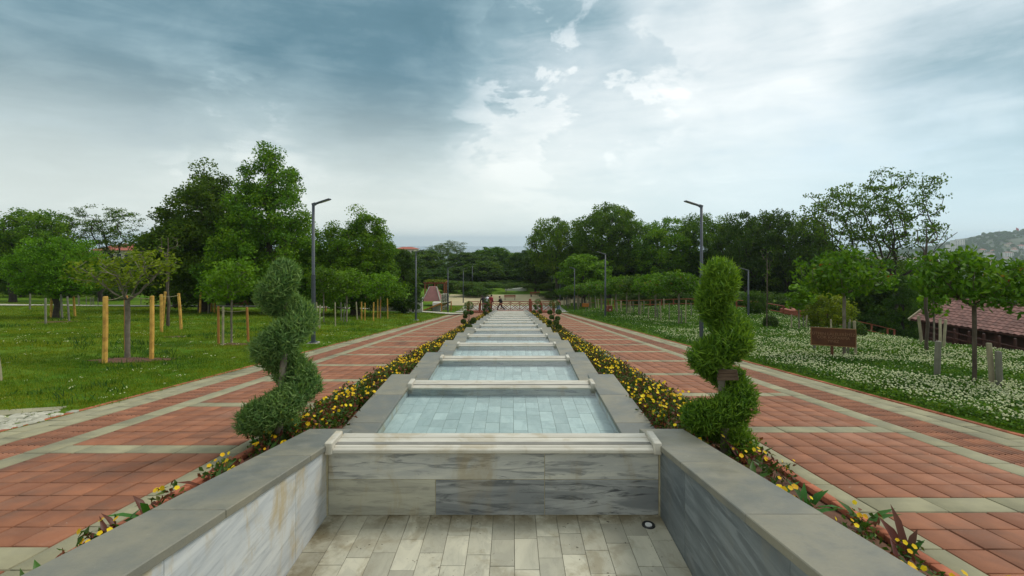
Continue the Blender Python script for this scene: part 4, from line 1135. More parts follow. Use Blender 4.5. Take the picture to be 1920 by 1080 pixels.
def pansy_parts(seed):
    r = np.random.default_rng(seed)
    n = 46
    C = np.stack([r.normal(0, 0.065, n), r.normal(0, 0.065, n), r.uniform(0.02, 0.17, n)], -1)
    V, F = leaf_quads(C, 0.062, 0.03, 0.5)
    stems = []
    me_leaf = np_mesh('foliage', V, F, r.uniform(0, 1, len(F))); me_leaf.materials.append(M['pansy_leaf'])
    fv, ff, fr = flower_mesh()
    bl = []
    for k in range(r.integers(2, 5)):
        rad = r.uniform(0.015, 0.023)
        e = Euler((r.normal(0.65, 0.35), r.normal(0, 0.35), r.uniform(0, 6)))
        Rm = np.array(e.to_matrix()); Rm = np.array(Euler((r.normal(0.5, 0.3), r.normal(0, 0.3), 0)).to_matrix()) @ np.array(Euler((0, 0, r.uniform(0, 6))).to_matrix())
        c = np.array([r.normal(0, 0.06), r.normal(-0.02, 0.06), r.uniform(0.15, 0.23)])
        v = (fv * rad) @ Rm.T + c
        me = np_mesh('blossom', v, ff, np.clip(fr * 0.3 + r.uniform(0, 0.9), 0, 1)); me.materials.append(M['petal'])
        bl.append(me)
    return me_leaf, bl


def build_beds():
    protos = [pansy_parts(s) for s in range(9)]
    def canna(seed):
        r = np.random.default_rng(seed); mb_v, mb_f, rr = [], [], []
        mats = []
        for k in range(r.integers(4, 7)):
            a = r.uniform(0, 6.28); L = r.uniform(0.17, 0.34); w = r.uniform(0.022, 0.042); el = r.uniform(0.7, 1.35)
            n = len(mb_v)
            for t in (0, 0.3, 0.65, 1.0):
                out = L * (t * math.cos(el) + 0.28 * t * t); z = L * (t * math.sin(el) - 0.22 * t * t * t)
                ww = w * (0.25, 0.9, 0.8, 0.02)[(0, 0.3, 0.65, 1.0).index(t)]
                mb_v += [(out * math.cos(a) - ww * math.sin(a), out * math.sin(a) + ww * math.cos(a), z), (out * math.cos(a), out * math.sin(a), z - ww * 0.35), (out * math.cos(a) + ww * math.sin(a), out * math.sin(a) - ww * math.cos(a), z)]
            c = r.uniform(0, 1)
            for s in range(3):
                for q in (0, 1):
                    mb_f.append((n + s * 3 + q, n + s * 3 + q + 1, n + s * 3 + q + 4, n + s * 3 + q + 3)); rr.append(np.clip(c + 0.05 * s, 0, 1))
        me = np_mesh('leaf', np.array(mb_v), np.array(mb_f), rr, smooth=True); me.materials.append(M['canna_leaf']); return me
    cm = [canna(100 + s) for s in range(12)]
    for side, x0, x1, word in ((-1, -3.05, -2.46, 'lawn'), (1, 2.08, 2.82, 'clover')):
        ys = []
        y = 1.7
        for i in range(95):
            y += 0.115 + 0.0009 * i; ys.append(y)
        yend = y
        for i, y in enumerate(ys):
            x = random.uniform(x0, x1); z = -S * y + 0.01
            leafm, bl = protos[i % 9]
            o = empty('pansy', (x, y, z), random.uniform(-0.9, 0.9), 'yellow pansy plant in the flower bed on the %s side' % word, 'flower', 'yellow pansies in the bed on the %s side' % word)
            s = random.uniform(0.85, 1.25); o.scale = (s, s, s * random.uniform(0.9, 1.15))
            link('foliage', leafm, o)
            for b in bl: link('blossom', b, o)
        for i in range(84):
            y = 2.5 + i * 0.11 + 0.0016 * i * i + random.uniform(-0.1, 0.1); x = random.uniform(x0, x1)
            o = link('canna_plant', cm[i % 12], None, (x, y, -S * y), (0, 0, random.uniform(0, 6.28)))
            s = random.uniform(0.8, 1.3) * (0.62 if y < 3.2 else 0.9); o.scale = (s, s, s)
            tag(o, 'young canna with reddish green leaves in the %s side bed' % word, 'plant', 'leafy cannas in the bed on the %s side' % word)
        # further on the flowers run together
        VV, FF, RR, n = [], [], [], 0
        VB, FB, RB, nb = [], [], [], 0
        fv, ff, fr = flower_mesh()
        N = 1100
        for i in range(N):
            t = RNG.uniform(0, 1) ** 1.5
            y = 6.0 + t * 51; x = RNG.uniform(x0, x1); z = -S * y
            k = 30
            C = np.stack([RNG.normal(x, 0.085, k), RNG.normal(y, 0.085, k), z + RNG.uniform(0.03, 0.22, k)], -1)
            V, F = leaf_quads(C, 0.075, 0.035, 0.5)
            VV.append(V); FF.append(F + n); n += len(V); RR.append(RNG.uniform(0, 1, k))
            if 0.6 * math.sin(y * 1.7 + side) + RNG.uniform(-1.0, 1) > 0.42:
                for q in range(2):
                    rad = RNG.uniform(0.019, 0.029)
                    Rm = np.array(Euler((RNG.normal(0.5, 0.35), RNG.normal(0, 0.35), 0)).to_matrix())
                    v = (fv * rad) @ Rm.T + np.array([x + RNG.normal(0, 0.09), y + RNG.normal(0, 0.09), z + RNG.uniform(0.17, 0.26)])
                    VB.append(v); FB.append(ff + nb); nb += len(v); RB.append(np.clip(fr * 0.3 + RNG.uniform(0, 0.8), 0, 1))
        tag(link('pansy_foliage', np_mesh('pansy_foliage', np.concatenate(VV), np.concatenate(FF), np.concatenate(RR)), m=M['pansy_leaf']), 'low green pansy foliage filling the %s side bed' % word, 'foliage', kind='stuff')
        tag(link('pansy_blossoms', np_mesh('pansy_blossoms', np.concatenate(VB), np.concatenate(FB), np.concatenate(RB)), m=M['petal']), 'massed small yellow blossoms along the %s side bed' % word, 'flowers', kind='stuff')
build_beds()


# ------------------------------------------------------------------ grass and clover, scattered
def scatter(name, pts, scl, srcs, label, cat):
    """points carrying instances of a few tufts"""
    n = len(pts)
    me = bpy.data.meshes.new(name); me.vertices.add(n); me.vertices.foreach_set('co', np.ascontiguousarray(pts, np.float32).ravel())
    a = me.attributes.new('scl', 'FLOAT', 'POINT'); a.data.foreach_set('value', np.asarray(scl, np.float32))
    a = me.attributes.new('rz', 'FLOAT', 'POINT'); a.data.foreach_set('value', RNG.uniform(0, 6.28, n).astype(np.float32))
    a = me.attributes.new('pick', 'INT', 'POINT'); a.data.foreach_set('value', RNG.integers(0, len(srcs), n).astype(np.int32))
    o = link(name, me); tag(o, label, cat, kind='stuff')
    ng = bpy.data.node_groups.new(name, 'GeometryNodeTree')
    ng.interface.new_socket('Geometry', in_out='INPUT', socket_type='NodeSocketGeometry')
    ng.interface.new_socket('Geometry', in_out='OUTPUT', socket_type='NodeSocketGeometry')
    N, L = ng.nodes, ng.links
    gi = N.new('NodeGroupInput'); go = N.new('NodeGroupOutput'); join = N.new('GeometryNodeJoinGeometry')
    def attr(nm, typ):
        q = N.new('GeometryNodeInputNamedAttribute'); q.data_type = typ; q.inputs[0].default_value = nm; return q.outputs[0]
    s, rz, pk = attr('scl', 'FLOAT'), attr('rz', 'FLOAT'), attr('pick', 'INT')
    cx = N.new('ShaderNodeCombineXYZ'); L.new(rz, cx.inputs[2])
    for i, so in enumerate(srcs):
        oi = N.new('GeometryNodeObjectInfo'); oi.inputs['Object'].default_value = so
        cmp_ = N.new('FunctionNodeCompare'); cmp_.data_type = 'INT'; cmp_.operation = 'EQUAL'
        L.new(pk, cmp_.inputs[2]); cmp_.inputs[3].default_value = i
        ip = N.new('GeometryNodeInstanceOnPoints')
        L.new(gi.outputs[0], ip.inputs['Points']); L.new(cmp_.outputs[0], ip.inputs['Selection']); L.new(oi.outputs['Geometry'], ip.inputs['Instance'])
        L.new(cx.outputs[0], ip.inputs['Rotation']); L.new(s, ip.inputs['Scale'])
        L.new(ip.outputs[0], join.inputs[0])
    L.new(join.outputs[0], go.inputs[0])
    md = o.modifiers.new('scatter', 'NODES'); md.node_group = ng
    return o


def src(name, me):
    return bpy.data.objects.new(name, me)          # a source tuft: used only through the scatter


def tuft(seed, nb, h, spread, w, m):
    r = np.random.default_rng(seed); V, F, Rr = [], [], []
    for k in range(nb):
        x, y = r.normal(0, spread, 2); a = r.uniform(0, 6.28); hh = h * r.uniform(0.55, 1.3); b = r.uniform(0.1, 0.7) * hh
        n = len(V); c, s = math.cos(a), math.sin(a)
        V += [(x - s * w, y + c * w, 0), (x + s * w, y - c * w, 0), (x + s * w * 0.6 + c * b * 0.4, y - c * w * 0.6 + s * b * 0.4, hh * 0.6), (x + c * b, y + s * b, hh)]
        F.append((n, n + 1, n + 2, n + 3)); Rr.append(r.uniform(0, 1))
    me = np_mesh('tuft', np.array(V), np.array(F), Rr); me.materials.append(m); return me


def clover_tuft(seed, n, h, spread):
    r = np.random.default_rng(seed)
    C = np.stack([r.normal(0, spread, n), r.normal(0, spread, n), h * r.uniform(0.35, 1.0, n)], -1)
    V, F = leaf_quads(C, 0.040, 0.034, 1.2)
    me = np_mesh('clover_tuft', V, F, r.uniform(0, 1, n)); me.materials.append(M['clover']); return me


def clover_head(seed, k, h, spread):
    r = np.random.default_rng(seed); mb = MB(); 
    for i in range(k):
        c = (r.normal(0, spread), r.normal(0, spread), h * r.uniform(0.85, 1.25))
        mb.ball(c, (0.0125, 0.0125, 0.0110), 6, 4)
    me = mb.mesh('clover_head', M['petal_white'])
    a = me.attributes.new('rnd', 'FLOAT', 'FACE'); a.data.foreach_set('value', r.uniform(0, 1, len(me.polygons)).astype(np.float32))
    return me


def field(xa, xb_fn, bands, keep=None):
    """points over the ground in bands (y0, y1, per square metre, size)"""
    P_, S_ = [], []
    for (y0, y1, dens, size) in bands:
        x_far = xb_fn(y1)
        w = abs(x_far - xa); n = int(w * (y1 - y0) * dens)
        x = xa + (x_far - xa) * RNG.uniform(0, 1, n); y = RNG.uniform(y0, y1, n)
        ok = np.abs(x) / y * 880 < 1500
        if keep is not None: ok &= keep(x, y)
        x, y = x[ok], y[ok]
        P_.append(np.stack([x, y, T(x, y) - 0.01], -1)); S_.append(size * RNG.uniform(0.7, 1.35, len(x)))
    return np.concatenate(P_), np.concatenate(S_)


def wob(x, y, f=0.5): return np.sin(x * f + 2.1 * np.sin(y * f * 0.7)) * np.sin(y * f * 1.3 + 1.7 * np.sin(x * f * 0.9))


def build_grass():
    tufts = [src('grass_tuft', tuft(s, 18, 0.042, 0.05, 0.0028, M['grass'])) for s in range(4)]
    bands = [(6.5, 10, 170, 1.0), (10, 15, 105, 1.2), (15, 22, 55, 1.5), (22, 34, 22, 2.0), (34, 56, 7, 2.8)]
    soil = [(gp(u, v), w) for (u, v, w) in ((238, 676, 0.8), (110, 604, 0.8), (438, 646, 0.5))]
    crossp = [gp(u, v) for u, v in ((868, 590), (790, 585.5), (700, 580), (600, 576.5), (480, 575), (300, 574), (130, 573.5), (-60, 573))]
    cxs = np.array([p.x for p in crossp])[::-1]; cys = np.array([p.y for p in crossp])[::-1]
    def lawn_ok(x, y):
        ok = np.abs(y - np.interp(x, cxs, cys)) > 1.7
        ok &= RNG.uniform(0, 1, len(x)) < np.clip(0.80 + 0.5 * wob(x, y, 0.8), 0.35, 1)
        for p, w in soil: ok &= ((x - p.x) / w) ** 2 + ((y - p.y) / (w * 0.8)) ** 2 > RNG.uniform(0.5, 1.0, len(x))
        ok &= ~((y < 7.55 + 0.25 * (x + 8.0)) & (x > -9.6) & (x < -7.0) & (RNG.uniform(0, 1, len(x)) > 0.12))
        return ok
    pts, s = field(-7.03, lambda y: -1.6 * y - 1, bands, lawn_ok)
    scatter('grass', pts, s, tufts, 'short mown green grass of the lawn', 'grass')
    pts, s = field(-7.4, lambda y: -1.6 * y, [(8, 16, 2.6, 1.7), (16, 32, 1.0, 2.4)], keep=lambda x, y: wob(x, y, 0.55) > 0.25)
    scatter('tall_grass', pts, s, [src('weed_tuft', tuft(s_ + 20, 18, 0.07, 0.06, 0.004, M['weed'])) for s_ in range(3)], 'darker taller clumps of grass and weeds on the lawn', 'grass')
    heads = [src('clover_head', clover_head(s, 3, 0.05, 0.05)) for s in range(3)]
    pts, s = field(-7.3, lambda y: -1.6 * y, [(7, 14, 2.6, 0.75), (14, 24, 2.0, 0.9), (24, 40, 0.8, 1.0)], keep=lambda x, y: wob(x, y + 3, 0.8) > 0.05)
    scatter('daisies', pts, s, heads, 'small white daisies sprinkled over the lawn', 'flowers')
    # the clover bank
    cl = [src('clover_tuft', clover_tuft(s, 26, 0.12, 0.085)) for s in range(4)]
    hd = [src('clover_head', clover_head(s + 10, 4, 0.125, 0.085)) for s in range(4)]
    bare = lambda x, y: ~((np.abs(x - 7.2 - 0.35 * np.sin(y * 0.6)) < 0.9 * sm(22, 30, y)))
    bl = [(4.5, 9, 85, 1.0), (9, 14, 62, 1.1), (14, 22, 34, 1.35), (22, 34, 15, 1.8), (34, 58, 6, 2.4)]
    pts, s = field(6.95, lambda y: min(1.5 * y, 15 + 0.4 * y), bl)
    scatter('clover', pts, s, cl, 'thick green clover leaves covering the bank', 'ground cover')
    keep = lambda x, y: bare(x, y) & (wob(x, y, 0.62) + 0.45 * wob(x + 9, y, 1.9) + RNG.uniform(-0.35, 0.35, len(x)) > -0.22 + 0.35 * sm(16, 30, y)) & (x > 7.05 + 0.25 * RNG.uniform(0, 1, len(x)))
    bh = [(4.5, 9, 95, 1.0), (9, 14, 78, 1.05), (14, 22, 52, 1.15), (22, 34, 26, 1.4), (34, 58, 10, 1.8)]
    pts, s = field(6.95, lambda y: min(1.5 * y, 15 + 0.4 * y), bh, keep)
    scatter('clover_flowers', pts, s, hd, 'dense white clover blossoms over the bank', 'flowers')
build_grass()


# ------------------------------------------------------------------ lamp posts
def lamp_post(name, loc, h, side, label, group='park lamp posts'):
    """side: direction of the head, +1 towards +x"""
    o = empty(name, loc, 0, label, 'street lamp', group)
    mb = MB(); mb.tube([(0, 0, -0.1), (0, 0, h * 0.48)], [0.085, 0.08], 14, cap=False); mb.tube([(0, 0, h * 0.48), (0, 0, h * 0.485), (0, 0, h - 0.1)], [0.08, 0.062, 0.055], 14)
    mb.build('pole', M['pole'], o, smooth=True)
    MB().box(-0.19, 0.19, -0.19, 0.19, -0.12, 0.05).build('footing', M['concrete'], o, 0.01)
    MB().tube([(0, 0, 0.05), (0, 0, 0.075)], [0.16, 0.16], 14).build('base_plate', M['pole'], o)
    s = side
    mb = MB(); mb.beam((-0.05 * s, 0, h - 0.12), (0.10 * s, 0, h - 0.07), 0.10, 0.12); mb.beam((0.09 * s, 0, h - 0.075), (0.24 * s, 0, h - 0.02), 0.12, 0.075)
    mb.build('bracket', M['pole'], o, 0.012)
    a = Vector((0.22 * s, 0, h - 0.03)); b = Vector((0.68 * s, 0, h + 0.12))
    hd = MB().beam(a, b, 0.26, 0.055).build('lamp_head', M['pole'], o, 0.015)
    dn = (b - a).normalized(); nrm = Vector((dn.z * s, 0, -abs(dn.x))) if s > 0 else Vector((-dn.z * -1, 0, -abs(dn.x)))
    MB().beam(a + dn * 0.14 + nrm * 0.031, b - dn * 0.04 + nrm * 0.031, 0.19, 0.008).build('lens', M['glass_led'], hd)
    return o


for (x, y, s, lb) in ((-8.0, 18.9, 1, 'nearest dark lamp post, standing on the mown lawn'), (-7.9, 38.6, 1, 'second dark lamp post along the mown lawn, by the ramp'),
                      (-8.0, 58.6, 1, 'third dark lamp post along the lawn, by the pergola'), (-8.1, 78, 1, 'fourth lamp post on the lawn side beyond the bridge'), (-8.2, 97, 1, 'fifth lamp post on the lawn side, by the far trees'),
                      (7.75, 19.2, -1, 'nearest dark lamp post behind the clover side topiary'), (8.05, 40.5, -1, 'second dark lamp post beside the litter bin'), (8.1, 60.8, -1, 'third dark lamp post on the clover side'),
                      (8.2, 80, -1, 'fourth lamp post on the clover side beyond the walker'), (8.3, 98, -1, 'fifth lamp post on the clover side, by the far trees')):
    lamp_post('lamp_post', (x, y, float(T(x, y)) if abs(x) > 7.02 else -S * y), 5.7, s, lb)
p = gp(1404, 597); lamp_post('lamp_post', p, zof(505, p.y) - p.z, -1, 'lamp post standing apart on the clover slope before the red fence')
p = at(1904, 34); lamp_post('lamp_post', p, zof(520, p.y) - p.z, -1, 'dark lamp post behind the roof of the tiled hut')


# ------------------------------------------------------------------ stakes
def stake(u, vb, vt, ut, w, m, label, group, name='wooden_stake'):
    p = gp(u, vb); d = p.y
    top = Vector(((ut - 961) / 880 * d, d + random.uniform(-0.05, 0.05), zof(vt, d)))
    r = max(0.014, w * d / 880 / 2)
    v = top - p
    o = link(name, None) if False else None
    mb = MB(); n = 8
    mb.tube([(0, 0, -0.15), tuple(v * 0.5 + Vector((random.gauss(0, .006), 0, 0))), tuple(v * 0.985), tuple(v)], [r, r * 0.97, r * 0.95, r * 0.8], n)
    o = mb.build(name, M[m], None, smooth=False, loc=p)
    tag(o, label, 'stake', group)
    return p, top


Y, O, PW, GW = 'yellow_wood', 'orange_wood', 'pale_wood', 'grey_wood'
gl = 'stakes on the mown lawn'
near = [(197, 682, 556, 196, 8.5, Y, 'thick yellow stake left of the vase shaped tree, nearest the camera'), (238, 660, 554, 239, 6.5, O, 'orange stake directly behind the trunk of the vase shaped tree'),
        (285, 675, 555, 284, 7.5, Y, 'thick yellow stake right of the vase shaped tree'), (3, 714, 668, -1, 6, PW, 'leaning pale stake cut by the edge of the picture'),
        (304, 624, 552, 302, 5.2, Y, 'upright yellow stake of the crossed pair by the bare sapling'), (305, 612, 547, 310, 4.6, Y, 'slanting yellow stake of the crossed pair by the bare sapling'), (341, 618, 550, 336, 5, Y, 'yellow stake right of the tall bare sapling'),
        (376, 588, 546, 378, 3.4, Y, 'left yellow stake of three round the pale trunked young tree'), (397, 585, 545, 399, 3.4, Y, 'middle yellow stake of three round the pale trunked young tree'), (403, 587, 546, 405, 3.4, Y, 'right yellow stake of three round the pale trunked young tree'),
        (411, 645, 574, 410, 4.5, O, 'orange stake left of the slim bright leaved tree'), (419, 648, 575, 418, 4.2, PW, 'pale stake close left of the slim bright leaved tree'), (467, 645, 576, 465, 4.5, O, 'orange stake right of the slim bright leaved tree'),
        (97, 596, 549, 97, 3.8, Y, 'yellow stake left of the bright staked tree trunk'), (142, 594, 556, 140, 3.6, Y, 'yellow stake right of the bright staked tree trunk'), (87, 609, 559, 86, 3.4, GW, 'grey stake in front of the bright staked tree'), (131, 603, 556, 126, 3.2, GW, 'leaning grey stake at the bright staked tree'),
        (57, 581, 551, 58, 2.8, GW, 'grey stake beside a thick dark trunk'), (118, 599, 552, 116, 3.5, GW, 'dark grey stake touching the bright staked tree trunk')]
tops = {}
for i, (u, vb, vt, ut, w, m, lb) in enumerate(near): tops[i] = stake(u, vb, vt, ut, w, m, lb, gl)
mid = [(598, 613, 567, 594, 2.2, PW), (600, 616, 572, 601, 3, PW), (630, 612, 567, 629, 2.2, PW), (641, 602, 567, 640, 2.2, GW), (645, 604, 568, 648, 2.0, GW), (671, 600, 566, 669, 2.4, PW),
       (612, 584, 551, 611, 3.0, O), (627, 584, 549, 627, 3.0, Y), (679, 601, 566, 679, 2.6, Y), (685, 601, 568, 685, 2.4, Y), (701, 602, 567, 702, 2.6, Y), (709, 598, 561, 709, 2.6, Y), (728, 598, 560, 727, 2.4, Y), (713, 598, 562, 715, 2.0, O)]
for q in mid:
    cw = {'yellow_wood': 'yellow', 'orange_wood': 'orange', 'pale_wood': 'pale', 'grey_wood': 'grey'}[q[5]]
    stake(*q, cw + ' stake in the staked group between the lawn lamp and the ramp', cw + ' stakes between the lawn lamp and the ramp')
for (u, vb, vt) in ((148, 574, 553), (163, 573, 556), (171, 573, 557), (174, 573, 557), (177, 573, 557), (185, 573, 558), (150, 574, 555), (265, 571, 557)):
    stake(u, vb, vt, u + random.uniform(-1, 1), 1.3, GW, 'thin grey stake far off beyond the lawn path', 'thin far stakes beyond the lawn path')
gr = 'stakes in the clover bed'
for (u, vb, vt, ut, w, m, lb) in ((1529, 663, 613, 1525, 5, GW, 'grey stake at the left edge of the brown sign'), (1606, 674, 602, 1604, 5, PW, 'tall pale stake right of the brown sign'), (1590, 671, 604, 1593, 4, GW, 'grey stake just behind the brown sign post'), (1560, 640, 599, 1559, 3, PW, 'pale stake showing above the brown sign'),
                                  (1731, 650, 592, 1721, 5, PW, 'leaning pale stake by the tall bare sapling'), (1764, 654, 597, 1765, 4.4, PW, 'pale stake close to the short leafy sapling'), (1770, 658, 599, 1772, 4.6, PW, 'pale stake right of the short leafy sapling'),
                                  (1758, 714, 639, 1757, 10, GW, 'thick short grey stake before the leafy sapling'), (1863, 731, 644, 1859, 9, PW, 'thick pale stake right of the stout cherry trunk'), (1877, 733, 659, 1875, 10.5, GW, 'thick grey stake at the far right of the cherry'),
                                  (1485, 622, 590, 1486, 2.6, PW, 'pale stake left of the sapling by the red fence'), (1512, 622, 591, 1513, 2.6, PW, 'pale stake right of the sapling by the red fence'), (1507, 620, 592, 1508, 2.0, GW, 'thin grey stake by the sapling at the red fence'), (1594, 628, 599, 1594, 3, PW, 'pale stake beside the box ball and sign')):
    stake(u, vb, vt, ut, w, m, lb, gr)
for (x, yt, yb, m) in ((300, 440, 578, PW), (325, 470, 580, PW), (350, 450, 582, GW), (475, 460, 600, PW), (525, 455, 602, GW), (540, 490, 600, PW), (570, 480, 612, PW), (612, 470, 640, GW), (735, 480, 605, PW), (815, 530, 695, PW), (865, 510, 690, PW), (852, 508, 640, PW),
                       (960, 520, 705, PW), (988, 515, 705, PW), (1018, 515, 695, GW), (1110, 520, 722, PW), (1148, 510, 690, GW), (1210, 585, 782, PW), (1330, 600, 772, GW), (1360, 520, 680, PW), (1375, 580, 782, PW), (1415, 480, 640, PW), (1480, 540, 785, GW), (1640, 620, 842, GW),
                       (1690, 500, 842, PW), (1765, 540, 745, GW), (205, 470, 575, PW), (160, 460, 574, GW), (130, 465, 574, PW), (250, 470, 575, PW), (180, 480, 574, PW), (420, 470, 590, PW), (380, 480, 582, PW)):
    u, vt, vb = 1040 + x / 6.857, 490 + yt / 6.857, 490 + yb / 6.857
    stake(u, vb, vt, u + random.uniform(-1.2, 1.2), 2.2, m, ('pale' if m == PW else 'grey') + ' stake among the row of grafted cherries', ('pale' if m == PW else 'grey') + ' stakes among the grafted cherries')


def rope(pts, label):
    P0 = []
    for a, b in zip(pts[:-1], pts[1:]):
        for k in range(6):
            t = k / 6; q = a.lerp(b, t); q.z -= 0.05 * math.sin(math.pi * t); P0.append(q)
    P0.append(pts[-1])
    base = P0[0]
    o = MB().tube([p - base for p in P0], 0.008, 5).build('tie_rope', M['rope'], None, loc=base)
    tag(o, label, 'rope')


def lower(p, dz): return Vector((p[0], p[1], p[2] - dz))
vt_mid = VT.location + Vector((0.02, 0.0, 1.9))
rope([lower(tops[0][1], 0.10), vt_mid + Vector((-0.06, -0.03, 0)), lower(tops[2][1], 0.08)], 'pale rope tying the vase shaped tree to its yellow stakes')
rope([lower(tops[4][1], 0.1), lower(tops[6][1], 0.1)], 'pale rope between yellow stakes at the bare sapling')
rope([lower(tops[10][1], 0.15), lower(tops[12][1], 0.12)], 'pale rope between orange stakes at the slim tree')
a, b = gp(1828, 726), gp(1863, 731)
rope([a + Vector((0.06, -0.02, 0.68)), b + Vector((-0.03, 0, 0.72))], 'pale rope from the stout cherry trunk to its stake')


# ------------------------------------------------------------------ signs, bin, benches
def brown_sign():
    p = gp(1563, 676); d = p.y
    o = empty('wooden_sign', p, R(-20), 'brown wooden notice board with three lines of lettering in the clover', 'sign')
    zc = zof(632, d) - p.z; w, h = 70 * d / 880, 31.5 * d / 880
    b = MB().box(-w / 2, w / 2, -0.015, 0.015, zc - h / 2, zc + h / 2).build('board', M['brown_wood'], o, 0.004)
    t = 0.022
    for (x0, x1, z0, z1) in ((-w / 2 - t, w / 2 + t, zc + h / 2, zc + h / 2 + t), (-w / 2 - t, w / 2 + t, zc - h / 2 - t, zc - h / 2), (-w / 2 - t, -w / 2, zc - h / 2, zc + h / 2), (w / 2, w / 2 + t, zc - h / 2, zc + h / 2)):
        MB().box(x0 + 0.001, x1 - 0.001, -0.024, 0.02, z0 + 0.0005, z1 - 0.0005).build('frame', M['sign_edge'], b)
    MB().box(-0.05, 0.02, 0.017, 0.08, -0.1, zc + h / 2 - 0.05).build('post', M['brown_wood'], o, 0.004)
    for k, (txt, dz) in enumerate((('L\u00dcTFEN LALELER\u0130M\u0130Z\u0130', 0.085), ('\u00c7OK KOPARMA', -0.02), ('YINIZ', -0.125))):
        cu = bpy.data.curves.new('lettering', 'FONT'); cu.body = txt; cu.align_x = 'CENTER'; cu.align_y = 'CENTER'; cu.size = 0.115; cu.extrude = 0.002
        cu.materials.append(M['letter'])
        fo = bpy.data.objects.new('lettering', cu); COL.objects.link(fo); bpy.context.view_layer.update()
        lm = bpy.data.meshes.new_from_object(fo.evaluated_get(bpy.context.evaluated_depsgraph_get())); bpy.data.objects.remove(fo)
        link('lettering', lm, b, (0, -0.0185, zc + dz), (R(90), 0, 0))
brown_sign()


def orange_board():
    p = gp(1099, 590); d = p.y
    o = empty('orange_board', p, 0, 'small orange board on a thin post in the clover', 'sign')
    MB().box(-0.36, 0.36, -0.015, 0.015, 0.85, 1.25).build('board', M['orange_board'], o, 0.01)
    MB().box(-0.03, 0.03, 0.016, 0.06, -0.1, 1.2).build('post', M['grey_wood'], o)
orange_board()


def litter_bin():
    p = gp(1143, 590)
    o = empty('litter_bin', p, 0.2, 'red brown litter bin with pale emblem beside the second lamp', 'litter bin')
    mb = MB()
    prof = [(0.22, 0.0), (0.26, 0.5), (0.27, 0.85)]
    vs = []
    for r, z in prof: vs += [(-r, -r, z), (r, -r, z), (r, r, z), (-r, r, z)]
    mb.add(vs, [(i * 4 + k, i * 4 + (k + 1) % 4, i * 4 + 4 + (k + 1) % 4, i * 4 + 4 + k) for i in range(2) for k in range(4)] + [(3, 2, 1, 0)])
    mb.build('bin_body', M['red_wood'], o)
    MB().box(-0.3, 0.3, -0.3, 0.3, 0.86, 0.93).build('bin_lid', M['red_wood'], o, 0.02)
    MB().tube([(0, -0.262, 0.55), (0, -0.27, 0.55)], 0.08, 12).build('emblem', M['white_plastic'], o)
litter_bin()


def picnic_bench(loc, rz, label):
    o = empty('picnic_bench', loc, rz, label, 'bench')
    for k in range(4): MB().box(-0.9, 0.9, -0.38 + k * 0.195, -0.2 + k * 0.195, 0.72, 0.76).build('table_plank', M['red_wood'], o)
    for s in (-1, 1):
        MB().box(-0.9, 0.9, s * 0.68 - 0.13, s * 0.68 + 0.13, 0.43, 0.47).build('seat', M['red_wood'], o)
        MB().beam((s * 0.65, -0.7, 0), (s * 0.65, -0.2, 0.72), 0.08, 0.08).build('leg', M['red_wood'], o)
        MB().beam((s * 0.65, 0.7, 0), (s * 0.65, 0.2, 0.72), 0.08, 0.08).build('leg', M['red_wood'], o)
        MB().box(s * 0.65 - 0.09, s * 0.65 - 0.045, -0.75, 0.75, 0.37, 0.43).build('brace', M['red_wood'], o)
picnic_bench(gp(392, 573), 0.2, 'red brown picnic table behind the pale trunked young tree')
picnic_bench(gp(452, 574), -0.3, 'red brown picnic table between the thick trunk and topiary')


def park_bench(loc, rz, label):
    o = empty('park_bench', loc, rz, label, 'bench')
    for k in range(3): MB().box(-1.0, 1.0, -0.22 + k * 0.15, -0.09 + k * 0.15, 0.42, 0.46).build('seat_plank', M['red_wood'], o)
    for k in range(2): MB().box(-1.0, 1.0, 0.24, 0.28, 0.58 + k * 0.17, 0.72 + k * 0.17).build('back_plank', M['red_wood'], o)
    for s in (-1, 1):
        MB().box(s * 0.85 - 0.04, s * 0.85 + 0.04, -0.2, 0.235, 0.0, 0.415).build('leg', M['dark_metal'], o)
        MB().box(s * 0.85 - 0.03, s * 0.85 + 0.03, 0.285, 0.32, 0.3, 0.9).build('back_post', M['dark_metal'], o)


# ------------------------------------------------------------------ fences
def rail_fence(pts, label, name='red_fence', h=1.05, step=1.6):
    base = pts[0].copy(); o = empty(name, base, 0, label, 'fence')
    prev = None
    for a, b in zip(pts[:-1], pts[1:]):
        n = max(1, int((b - a).length / step))
        for k in range(n + 1):
            if k == 0 and prev is not None: continue
            q = a.lerp(b, k / n); q.z = float(T(q.x, q.y)); l = q - base
            MB().box(l.x - 0.05, l.x + 0.05, l.y - 0.05, l.y + 0.05, l.z - 0.15, l.z + h).build('post', M['red_wood'], o)
            if prev is not None:
                MB().beam(prev + Vector((0, 0, h + 0.03)), l + Vector((0, 0, h + 0.03)), 0.12, 0.05).build('top_rail', M['red_wood'], o)
                MB().beam(prev + Vector((0, 0, h * 0.5)), l + Vector((0, 0, h * 0.5)), 0.05, 0.07).build('middle_rail', M['red_wood'], o)
            prev = l
    return o


rail_fence([at(1078, 76), at(1180, 62), at(1312, 54)], 'red brown timber fence behind the grafted cherries')
rail_fence([at(1382, 46), at(1470, 41), at(1530, 37), at(1598, 38)], 'red brown timber fence along the crest of the clover slope')
rail_fence([at(1605, 38), at(1665, 38), at(1690, 40)], 'red brown timber fence below the open crowned tree', step=1.2)


